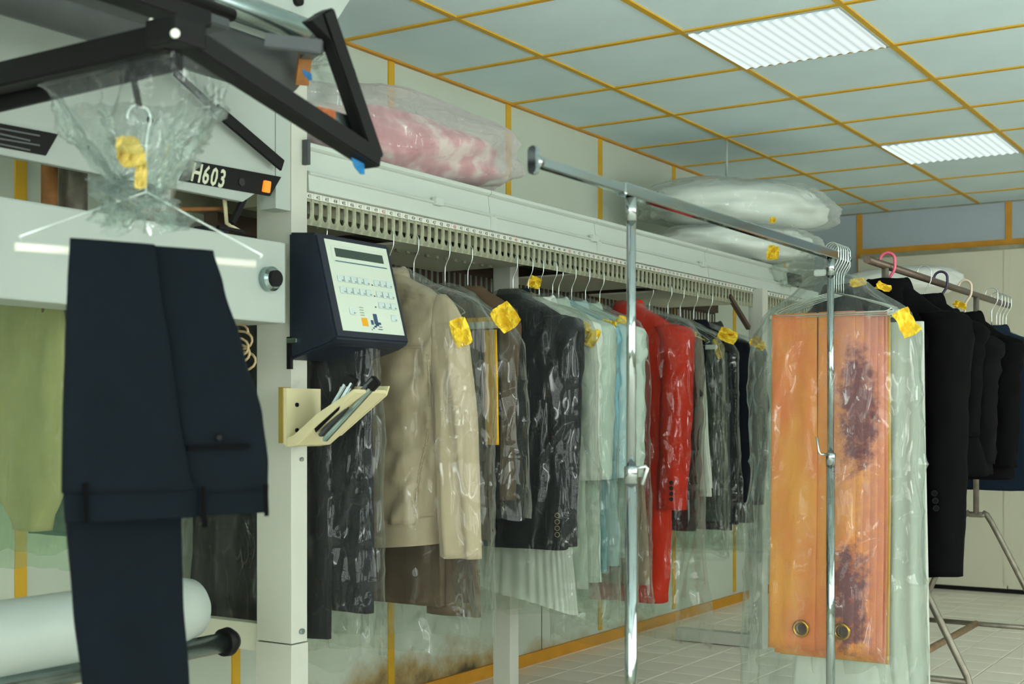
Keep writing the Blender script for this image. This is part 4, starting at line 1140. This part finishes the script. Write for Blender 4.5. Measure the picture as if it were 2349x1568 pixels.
# loose film bunched over the trouser hanger
o = empty('loose_film', tuple(hp(ctr, 1.45)), 'crumpled clear film bunched under the black arms above navy trousers', 'plastic film')
rings = []
top = [Vector((-1.62, 1.50, 1.757)), Vector((-1.63, 1.64, 1.735)), Vector((-1.76, 1.72, 1.745)), Vector((-1.95, 1.71, 1.748)), Vector((-2.06, 1.62, 1.75)), Vector((-1.98, 1.51, 1.757))]
RT = []
for k in range(180):
    f = k / 180 * 6; i = int(f); RT.append(top[i].lerp(top[(i + 1) % 6], f - i))
for i in range(81):
    t = i / 80; R = []
    for k in range(180):
        a = 2 * math.pi * k / 180
        low = hp(ctr - .02 + .05 * math.cos(-a - 1.0), 1.47, .0) + nrm * (.05 * math.sin(-a - 1.0) + .03)
        mid = RT[k].lerp(low, t ** .8)
        bl = math.sin(t * math.pi) * .035
        cdir = (mid - Vector((hp(ctr, 0).x, hp(ctr, 0).y, mid.z))); cdir.z = 0; cdir = cdir.normalized() if cdir.length > 1e-4 else Vector((1, 0, 0))
        q = fbm(math.cos(a) * 2.6, math.sin(a) * 2.6, t * 2.2, 4) * .05 + ridge(math.cos(a) * 5 + t, math.sin(a) * 5, t * 3) * .022 + math.sin(a * 11 + 2 * math.sin(t * 4)) * .012 * (1 - t)
        mid = mid + cdir * (bl + q * min(1, t * 4)); mid.z = RT[k].z * (1 - t) + 1.475 * t - .015 * math.sin(t * 3.1) + fbm(a * 2, t * 3, 5) * .02
        R.append(mid)
    rings.append(R)
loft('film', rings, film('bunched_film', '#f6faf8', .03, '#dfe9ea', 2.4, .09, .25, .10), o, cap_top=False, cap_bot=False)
tg = hp(ctr - .03, 1.60, .0)
MATS['ticket_film_dulled'] = mat('ticket_film_dulled', '#c9b35e', .7)  # yellow dulled in the colour to imitate the haze of film over it
ticket(tg, o, 5, .045, .05, 'ticket_film_dulled', 'ticket', nrm=(.8, -.5, 0)); 
ticket(tg + u * .02 + Vector((0, 0, -.035)), o, 9, .02, .05, 'ticket_film_dulled', 'ticket', nrm=(.8, -.5, 0))

# ------------------------------------------------------------------ chrome rack
XK, ZK = -1.335, 1.652
r1 = empty('garment_rack', (XK, 3.2, 0), 'chrome telescopic garment rack carrying the bagged curtain', 'rack')
box('rail', XK - .012, XK + .012, 2.52, 3.93, ZK - .014, ZK + .014, CHROME, r1, .004)
box('rail_extension', XK - .009, XK + .009, 2.175, 2.54, ZK - .0105, ZK + .0105, CHROME, r1, .003)
box('rail_extension', XK - .009, XK + .009, 3.92, 4.02, ZK - .0105, ZK + .0105, CHROME, r1, .003)
for y, s in ((2.175, -1), (4.02, 1)):
    cp = tube('end_cap', [(XK, y, ZK), (XK, y + s * .012, ZK), (XK, y + s * .018, ZK)], [.014, .015, .011], CHROME, r1, 20)
    cp.scale = (1, 1, 1)
prism('end_cap_plate', [(XK - .011, ZK - .02), (XK - .006, ZK - .026), (XK + .006, ZK - .026), (XK + .011, ZK - .02), (XK + .011, ZK + .022), (XK + .006, ZK + .029), (XK - .006, ZK + .029), (XK - .011, ZK + .022)], 'Y', 2.150, 2.163, CHROME, r1, .002)
for y in (2.565, 3.875):
    tube('upper_post', [(XK, y, 1.03), (XK, y, ZK - .012)], .0105, CHROME, r1, 24)
    tube('post_socket', [(XK, y, ZK - .065), (XK, y, ZK - .013)], .0128, CHROME, r1, 24)
    tube('lower_post', [(XK, y, .06), (XK, y, 1.03)], .0138, CHROME, r1, 24)
    tube('collar', [(XK, y, 1.01), (XK, y, 1.045), (XK, y, 1.048)], [.0155, .0155, .0135], CHROME, r1, 24)
    bar('base_foot', (XK - .28, y, .05), (XK + .28, y, .05), .03, .025, CHROME, r1, .003)
    for s in (-1, 1):
        w = tube('caster', [(XK + s * .26, y - .012, .025), (XK + s * .26, y + .012, .025)], .025, BLACK, r1, 18)
d1 = Vector((CY, SY, 0))
p = Vector((XK, 2.565, 1.043)); h1 = [p + d1 * .012, p + d1 * .032 + Vector((0, 0, .004)), p + d1 * .036, p + d1 * .024 + Vector((0, 0, -.036))]
tube('clamp_handle', h1, .0042, WIREM, r1, 8)
p = Vector((XK, 3.875, 1.043)); h2 = [p - d1 * .012, p - d1 * .03, p - d1 * .036 + Vector((0, 0, .008)), p - d1 * .042 + Vector((0, 0, .052))]
tube('clamp_handle', h2, .0036, WIREM, r1, 8)
bar('rail_clip', (XK - .05, 3.875, ZK - .055), (XK - .012, 3.875, ZK - .055), .02, .02, WHITE, r1, .003)

# ------------------------------------------------------------------ old steel rack behind
XO, ZO = -1.272, 1.648
r2 = empty('garment_rack', (XO, 5.0, 0), 'old rusty steel rack with splayed legs carrying black coats', 'rack')
tube('rail', [(XO, 4.03, ZO), (XO, 6.04, ZO)], .0125, mat('dark_brown_steel', '#5b4c41', .35, .5, .15, 20), r2, 18)
for y in (4.22, 5.44):
    tube('upright', [(XO, y, .76), (XO, y, ZO - .01)], .0115, OLDSTEEL, r2, 14)
    lw = .46
    pts = [(XO - lw * .52, y, 0.0), (XO - lw * .52, y, .30), (XO - lw * .5, y, .345), (XO - .06, y, .735), (XO - .025, y, .765), (XO + .025, y, .765), (XO + .06, y, .735), (XO + lw * .56, y, .345), (XO + lw * .585, y, .30), (XO + lw * .585, y, 0.0)]
    tube('splayed_leg', [pts[0], pts[1], pts[2]] + smoothpath(pts[2:5], 4)[1:] + smoothpath(pts[5:8], 4) + pts[8:], .0115, OLDSTEEL, r2, 12)
    tube('cross_tube', [(XO - lw * .5, y, .326), (XO + lw * .57, y, .326)], .010, OLDSTEEL, r2, 12)
tube('tie_tube', [(XO, 4.22, .326), (XO, 5.44, .326)], .013, mat('rusty_tube', '#83684a', .5, .4, .35, 30), r2, 12)

# coats on the steel rack
ZR = ZO + .012
def coat(nm, label, c, L, m_, seed, hanger_m, hl, cat='coat', **kw):
    o = jacket(nm, label, cat, c, L, m_, seed, group='coats on the steel rack', **kw)
    hanger_wire((c[0], c[1]), ZR + .006, 0, kw.get('sh', .2) * .88, hanger_m, hl, wire=.0017 if hanger_m is WIREM else .0042, hook_r=.024, name='clothes_hanger', group='hangers on the steel rack')
    return o
PINK = mat('pink_plastic', '#d65a78', .4); PURP = mat('purple_plastic', '#2f2748', .4); CRP = mat('cream_plastic_hanger', '#d8c5ae', .4)
coat('suit_jacket', 'black jacket collar just behind the curtain bag', (XO - .10, 4.10, 1.565), .85, BLK, 111, WIREM, 'wire hanger of the black jacket behind the curtain bag', sh=.145, body=.14, hem=.14, sleeves=(0, 0), sr=.05, splay=0)
coat('long_coat', 'long black coat with three cuff buttons on the pink hanger', (XO, 4.245, 1.59), .94, BLK, 112, PINK, 'pink plastic hanger of the long black coat', sh=.195, sleeves=(.82, .83), sr=.072, splay=.012, body=.18, hem=.18, drop=.10, buttons=None, neck=.06)
c = (XO, 4.245, 1.59)
for k in range(3): disc('cuff_button', at(2143 + k * 2, 1131 + k * 17, Y=4.118), (.3, -.95, 0), .009, .005, BLK2, [o_ for o_ in bpy.data.objects if o_.get('label', '').startswith('long black coat')][0], BUT)
coat('suit_jacket', 'black jacket with raised collar between pink and purple hangers', (XO, 4.68, 1.575), .62, BLK, 113, WIREM, 'thin wire hanger between pink and purple hangers', sh=.17, body=.16, sleeves=(.4, .4), sr=.05, splay=0, cat='jacket')
coat('suit_jacket', 'charcoal black jacket on the purple hanger', (XO, 4.90, 1.535), .585, BLK2, 114, PURP, 'dark purple plastic hanger of the charcoal jacket', sh=.17, body=.165, sleeves=(.45, .46), sr=.055, splay=.0, hem=.18, cat='jacket')
coat('suit_jacket', 'black jacket on the cream hanger', (XO, 5.26, 1.55), .63, BLK, 115, CRP, 'cream plastic hanger of the black jacket', sh=.17, body=.165, sleeves=(.5, .5), sr=.055, splay=.0, hem=.18, cat='jacket')
coat('knit_jacket', 'navy blue jacket last on the steel rack', (XO + .02, 5.62, 1.52), .66, BNAVY, 116, WIREM, 'wire hanger of the navy jacket at the rack end', sh=.24, body=.235, hem=.24, sleeves=(.5, .52), sr=.075, cat='jacket')
for k, dy in enumerate((.10, .16, .22, .28)): hanger_wire((XO, 5.70 + dy), ZR + .006, 0, .2, WIREM, ('first', 'second', 'third', 'fourth')[k] + ' bare wire hanger at the tip of the steel rack', hook_r=.022, name='clothes_hanger', group='hangers on the steel rack')
for p_, s_, par in ((at(2025, 658, Y=4.17), 3, 'long black coat'), (at(2200, 700, Y=5.12), 4, 'black jacket on the cream'), (at(1965, 648, Y=4.02), 5, 'black jacket collar')):
    ticket(p_, [o_ for o_ in bpy.data.objects if o_.get('label', '').startswith(par)][0], s_, .05, .026)

# ------------------------------------------------------------------ bagged curtain on the chrome rack
def curtain_mat():
    m = bpy.data.materials.new('printed_curtain'); m.use_nodes = True
    nt = m.node_tree; N = nt.nodes.new; L = nt.links.new; b = nt.nodes['Principled BSDF']; b.inputs['Roughness'].default_value = .8
    tc = N('ShaderNodeTexCoord')
    def blot(loc, scale, sc, lo, hi, det=4):
        mp = N('ShaderNodeMapping'); mp.inputs['Location'].default_value = loc; mp.inputs['Scale'].default_value = scale; L(tc.outputs['Object'], mp.inputs[0])
        n = N('ShaderNodeTexNoise'); n.inputs['Scale'].default_value = sc; n.inputs['Detail'].default_value = det; n.inputs['Roughness'].default_value = .6; L(mp.outputs[0], n.inputs['Vector'])
        r = N('ShaderNodeMapRange'); r.inputs['From Min'].default_value = lo; r.inputs['From Max'].default_value = hi; L(n.outputs['Fac'], r.inputs[0]); return r.outputs[0]
    def mixc(a, col, fac):
        mx = N('ShaderNodeMixRGB'); L(fac, mx.inputs[0])
        if isinstance(a, str): mx.inputs[1].default_value = (*lin(a), 1)
        else: L(a, mx.inputs[1])
        mx.inputs[2].default_value = (*lin(col), 1); return mx.outputs[0]
    sp = N('ShaderNodeSeparateXYZ'); L(tc.outputs['Object'], sp.inputs[0])
    col = mixc('#e89a3c', '#e2793a', blot((0, 0, 0), (6, 6, 2.2), 1.0, .42, .62))
    col = mixc(col, '#c98a3a', blot((3, 1, 2), (5, 5, 1.6), 1.1, .5, .7))
    def spot(cx, cz, rx, rz, soft):
        a = N('ShaderNodeMath'); a.operation = 'SUBTRACT'; a.inputs[1].default_value = cx; L(sp.outputs['X'], a.inputs[0])
        a2 = N('ShaderNodeMath'); a2.operation = 'DIVIDE'; a2.inputs[1].default_value = rx; L(a.outputs[0], a2.inputs[0])
        c_ = N('ShaderNodeMath'); c_.operation = 'SUBTRACT'; c_.inputs[1].default_value = cz; L(sp.outputs['Z'], c_.inputs[0])
        c2_ = N('ShaderNodeMath'); c2_.operation = 'DIVIDE'; c2_.inputs[1].default_value = rz; L(c_.outputs[0], c2_.inputs[0])
        p1 = N('ShaderNodeMath'); p1.operation = 'POWER'; p1.inputs[1].default_value = 2; L(a2.outputs[0], p1.inputs[0])
        ab = N('ShaderNodeMath'); ab.operation = 'ABSOLUTE'; L(c2_.outputs[0], ab.inputs[0])
        p2 = N('ShaderNodeMath'); p2.operation = 'POWER'; p2.inputs[1].default_value = 2; L(ab.outputs[0], p2.inputs[0])
        s_ = N('ShaderNodeMath'); s_.operation = 'ADD'; L(p1.outputs[0], s_.inputs[0]); L(p2.outputs[0], s_.inputs[1])
        nz = N('ShaderNodeTexNoise'); nz.inputs['Scale'].default_value = 16; nz.inputs['Detail'].default_value = 7; nz.inputs['Roughness'].default_value = .7; L(tc.outputs['Object'], nz.inputs['Vector'])
        ad = N('ShaderNodeMath'); ad.operation = 'MULTIPLY_ADD'; ad.inputs[1].default_value = 5.0; L(nz.outputs['Fac'], ad.inputs[0]); L(s_.outputs[0], ad.inputs[2])
        r = N('ShaderNodeMapRange'); r.inputs['From Min'].default_value = 3.5 + soft; r.inputs['From Max'].default_value = 3.5 - soft; L(ad.outputs[0], r.inputs[0]); return r.outputs[0]
    col = mixc(col, '#cf8070', spot(-1.235, 1.30, .11, .40, .9))
    col = mixc(col, '#cf7a5c', spot(-1.20, .70, .06, .50, .9))
    col = mixc(col, '#70353f', spot(-1.275, 1.17, .050, .19, .55))
    col = mixc(col, '#70353f', spot(-1.300, .60, .050, .17, .55))
    L(col, b.inputs['Base Color'])
    nb = N('ShaderNodeTexNoise'); nb.inputs['Scale'].default_value = 220; L(tc.outputs['Object'], nb.inputs['Vector'])
    bp = N('ShaderNodeBump'); bp.inputs['Strength'].default_value = .35; bp.inputs['Distance'].default_value = .004; L(nb.outputs['Fac'], bp.inputs['Height']); L(bp.outputs[0], b.inputs['Normal'])
    return m
CUR = curtain_mat()
YC_, XCU = 3.99, -1.365
cur = empty('folded_curtain', (XCU, YC_, .40), 'orange and plum printed curtain folded over a hanger with brass eyelets', 'curtain')
def cx(px, y=YC_): return at(px, 900, Y=y).x
ZT, ZBt = 1.482, .415
def fold_sheet(name, x0, x1, y, zt, zb, m_, parent, seed, th=.006, tilt=0.0, amp=.006, nexp=4.0):
    slab(name, [(zt, x0, x1), ((zt + zb) / 2, x0 - .003 + tilt * .4, x1 + .002), (zb, x0 - .012 + tilt, x1 - .004)], (0, y), (1, 0), m_, parent, th, amp, seed, nr=30, seg=44, nexp=nexp)
fold_sheet('curtain_fold', cx(1784), cx(1886), YC_ - .048, ZT, ZBt + .012, CUR, cur, 1, .010)
fold_sheet('curtain_fold', cx(1889), cx(1972), YC_ - .044, ZT + .001, ZBt + .018, CUR, cur, 2, .010)
for k, (a, b, dy) in enumerate(((1955, 1990, -.034), (1972, 2004, -.027), (1990, 2018, -.020), (2004, 2030, -.012))):
    fold_sheet('curtain_fold', cx(a), cx(b), YC_ + dy, ZT - .004 * k, ZBt + .008 + .004 * k, CUR, cur, 3 + k, .013, -.004, .003, 2.0)
fold_sheet('curtain_fold', cx(1784), cx(2034), YC_ + .005, ZT, ZBt - .012, CUR, cur, 9, .006)
fold_sheet('curtain_fold', cx(1790), cx(2036), YC_ + .03, ZT - .01, ZBt - .02, mat('ochre_curtain_edge', '#c99a3e', .8), cur, 10, .006)
BRASS = mat('brass_eyelet', '#b8892a', .22, 1.0)
for px, py, y_ in ((1837, 1441, YC_ - .068), (1931, 1448, YC_ - .064)):
    p = at(px, py, Y=y_)
    V, Fc = ring_geo(p, (0, -1, 0), .0225, .0055, 28, 8); e = mesh_obj('eyelet', V, Fc, BRASS, cur, True, 'brass eyelet ring')
    tube('eyelet_hole', [p + Vector((0, .02, 0)), p + Vector((0, .002, 0))], .019, DBROWN, e, 24, False)
    for k in range(3):
        V, Fc = ring_geo(p + Vector((.004 + .003 * k, .003 + .0005 * k, 0)), (0, -1, 0), .0165 - .001 * k, .0012, 24, 6); mesh_obj('eyelet_liner', V, Fc, BRASS, e, True)
sh_ = empty('sheer_curtain', (XCU, YC_ + .06, .25), 'sheer white curtain hanging beside the printed curtain inside the bag', 'curtain')
rings = []
for i in range(41):
    t = i / 40; z = 1.45 - 1.20 * t; R = []
    for k in range(120):
        a = 2 * math.pi * k / 120
        x = .19 * se(math.cos(a), 4); y = .022 * se(math.sin(a), 4)
        y += (math.copysign(1, y)) * .008 * math.sin(x * 130 + math.sin(z * 3)) * min(1, t * 3)
        R.append(Vector((XCU + .07 + x * (1 + .10 * t), YC_ + .07 + y, z)))
    rings.append(R)
loft('sheer_cloth', rings, SHEER, sh_, cap_top=False, cap_bot=False)
WH2 = film('white_voile', '#f2f4ee', .72, '#e3e8df', .08, .5, crinkle=0)
slab('lace_hem', [(.46, -.16, .20), (.2, -.18, .22)], (XCU + .02, YC_ + .065), (1, 0), WH2, sh_, .03, .02, 4, nr=14)
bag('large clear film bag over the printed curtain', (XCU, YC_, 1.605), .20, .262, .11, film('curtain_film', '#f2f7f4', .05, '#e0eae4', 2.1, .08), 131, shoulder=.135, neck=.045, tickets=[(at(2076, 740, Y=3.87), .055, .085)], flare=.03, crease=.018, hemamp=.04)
for k in range(6):
    hanger_wire((XK - .01, 3.915 + .022 * k), ZK + .018, .02 * (k - 2), .185, WIREM, ('first', 'second', 'third', 'fourth', 'fifth', 'sixth')[k] + ' of six wire hangers bunched above the curtain bag', hook_r=.021, drop=.05 + .004 * (k % 3), name='wire_hanger', group='wire hangers above the curtain bag')
hb_ = tube('hanger_tube', [(XCU - .215, YC_ + .015, 1.478), (XCU + .205, YC_ + .015, 1.478)], .007, PAPERW, None, 12)
tag(hb_, 'white cardboard hanger tube under the top of printed curtain', 'hanger tube')

# ------------------------------------------------------------------ bundles on top of the conveyor
def blob(c, r, dirv, seed, lump=.12, n=2.4, rows=36, seg=64, freq=3.0, flat_bottom=None, crumple=0.0):
    u_ = Vector((dirv[0], dirv[1], 0)).normalized(); v_ = Vector((-u_.y, u_.x, 0)); V, Fc = [], []
    for i in range(rows + 1):
        ph = -math.pi / 2 + math.pi * i / rows
        for k in range(seg):
            th_ = 2 * math.pi * k / seg
            d = Vector((se(math.cos(ph), n) * se(math.cos(th_), n), se(math.cos(ph), n) * se(math.sin(th_), n), se(math.sin(ph), n)))
            q = 1 + lump * fbm(d.x * freq * .6 + seed, d.y * freq * .6, d.z * freq * .6 + seed, 3)
            q += crumple * (abs(noise.noise(Vector((d.x * 7 + seed, d.y * 7, d.z * 7)))) - .2)
            p = Vector(c) + u_ * d.x * r[0] * q + v_ * d.y * r[1] * q + Vector((0, 0, d.z * r[2] * q))
            if flat_bottom is not None: p.z = max(p.z, flat_bottom)
            V.append(p)
    for i in range(rows):
        for k in range(seg):
            a, b = i * seg + k, i * seg + (k + 1) % seg; Fc.append((a, b, b + seg, a + seg))
    return V, Fc
def pink_mat():
    m = mat('pink_floral_quilt', '#c98d92', .85, 0, .0)
    nt = m.node_tree; b = nt.nodes['Principled BSDF']; N = nt.nodes.new; L = nt.links.new
    tc = N('ShaderNodeTexCoord'); n = N('ShaderNodeTexNoise'); n.inputs['Scale'].default_value = 9; n.inputs['Detail'].default_value = 4; L(tc.outputs['Object'], n.inputs['Vector'])
    r = N('ShaderNodeValToRGB'); e = r.color_ramp.elements; e[0].position = .38; e[0].color = (*lin('#b8606c'), 1); e[1].position = .62; e[1].color = (*lin('#e0cfc6'), 1)
    e2 = r.color_ramp.elements.new(.5); e2.color = (*lin('#cc8a90'), 1); L(n.outputs['Fac'], r.inputs[0]); L(r.outputs[0], b.inputs['Base Color'])
    return m
pk = empty('bagged_quilt', (-2.74, 3.66, ZD), 'pink floral quilt rolled in a milky plastic bag on the conveyor', 'quilt')
V, Fc = blob((-2.745, 3.49, ZD + .115), (.50, .205, .115), (.1, 1), 3, .14, 2.5, flat_bottom=ZD); mesh_obj('quilt', V, Fc, pink_mat(), pk, True)
V, Fc = blob((-2.745, 3.52, ZD + .145), (.585, .255, .155), (.1, 1), 3, .14, 2.4, flat_bottom=ZD - .001, crumple=.05); mesh_obj('plastic_bag', V, Fc, FILMP, pk, True)
cb = empty('clear_bag', (-2.72, 3.06, ZD), 'small crumpled clear bag behind the black arm riser', 'plastic bag')
V, Fc = blob((-2.72, 3.10, ZD + .17), (.14, .14, .17), (0, 1), 9, .2, 2.2, flat_bottom=ZD, crumple=.15); mesh_obj('plastic_bag', V, Fc, FILMW, cb, True)
WD = cloth('white_duvet', '#f0f3ec', .8, .0, .03)
dirw = (.60, .80)
for k, (cz, rr, cx_, cy_, lab) in enumerate(((ZD + .10, (.46, .29, .10), -2.66, 6.27, 'lower white bagged duvet on the conveyor end'), (ZD + .285, (.53, .32, .135), -2.64, 6.28, 'upper white bagged duvet stacked on another at conveyor end'))):
    o = empty('bagged_duvet', (cx_, cy_, cz - rr[2]), lab, 'duvet', 'white bagged duvets')
    V, Fc = blob((cx_, cy_, cz), (rr[0] * .92, rr[1] * .92, rr[2] * .93), dirw, 20 + k, .12, 2.1); mesh_obj('duvet', V, Fc, WD, o, True)
    V, Fc = blob((cx_, cy_, cz), (rr[0] * 1.05, rr[1] * 1.03, rr[2] * 1.04), dirw, 20 + k, .12, 2.08, crumple=.05); mesh_obj('plastic_bag', V, Fc, FILMW, o, True)
    ticket(at(1772, 505 + 75 * k, X=-2.36), o, 40 + k, .03 + .03 * k, .03 + .04 * k)
o = empty('loose_bag_end', (-2.33, 6.42, 1.82), 'crumpled clear bag end drooping over the conveyor casing', 'plastic bag')
V, Fc = blob((-2.42, 6.52, 1.945), (.16, .12, .10), (.6, .8), 51, .2, 2.2, crumple=.15); mesh_obj('plastic_bag', V, Fc, FILM2, o, True)
# cream cabinet and bundle far behind
cb = empty('storage_cabinet', (-2.55, 8.5, 0), 'cream storage cabinet by the back wall hidden behind curtain bag', 'cabinet')
box('carcass', -2.78, -2.32, 8.3, 8.7, .02, 1.93, CREAM, cb, .004)
box('door', -2.77, -2.33, 8.285, 8.299, .05, 1.90, CREAM, cb, .002)
wbn = empty('white_bundle', (-2.5, 8.5, 1.93), 'white wrapped bundle far back above the curtain bag', 'bundle')
V, Fc = blob((-2.42, 8.45, 2.03), (.36, .2, .10), (1, .1), 61, .1, 2.4, flat_bottom=1.931); mesh_obj('wrapped_cloth', V, Fc, WD, wbn, True)
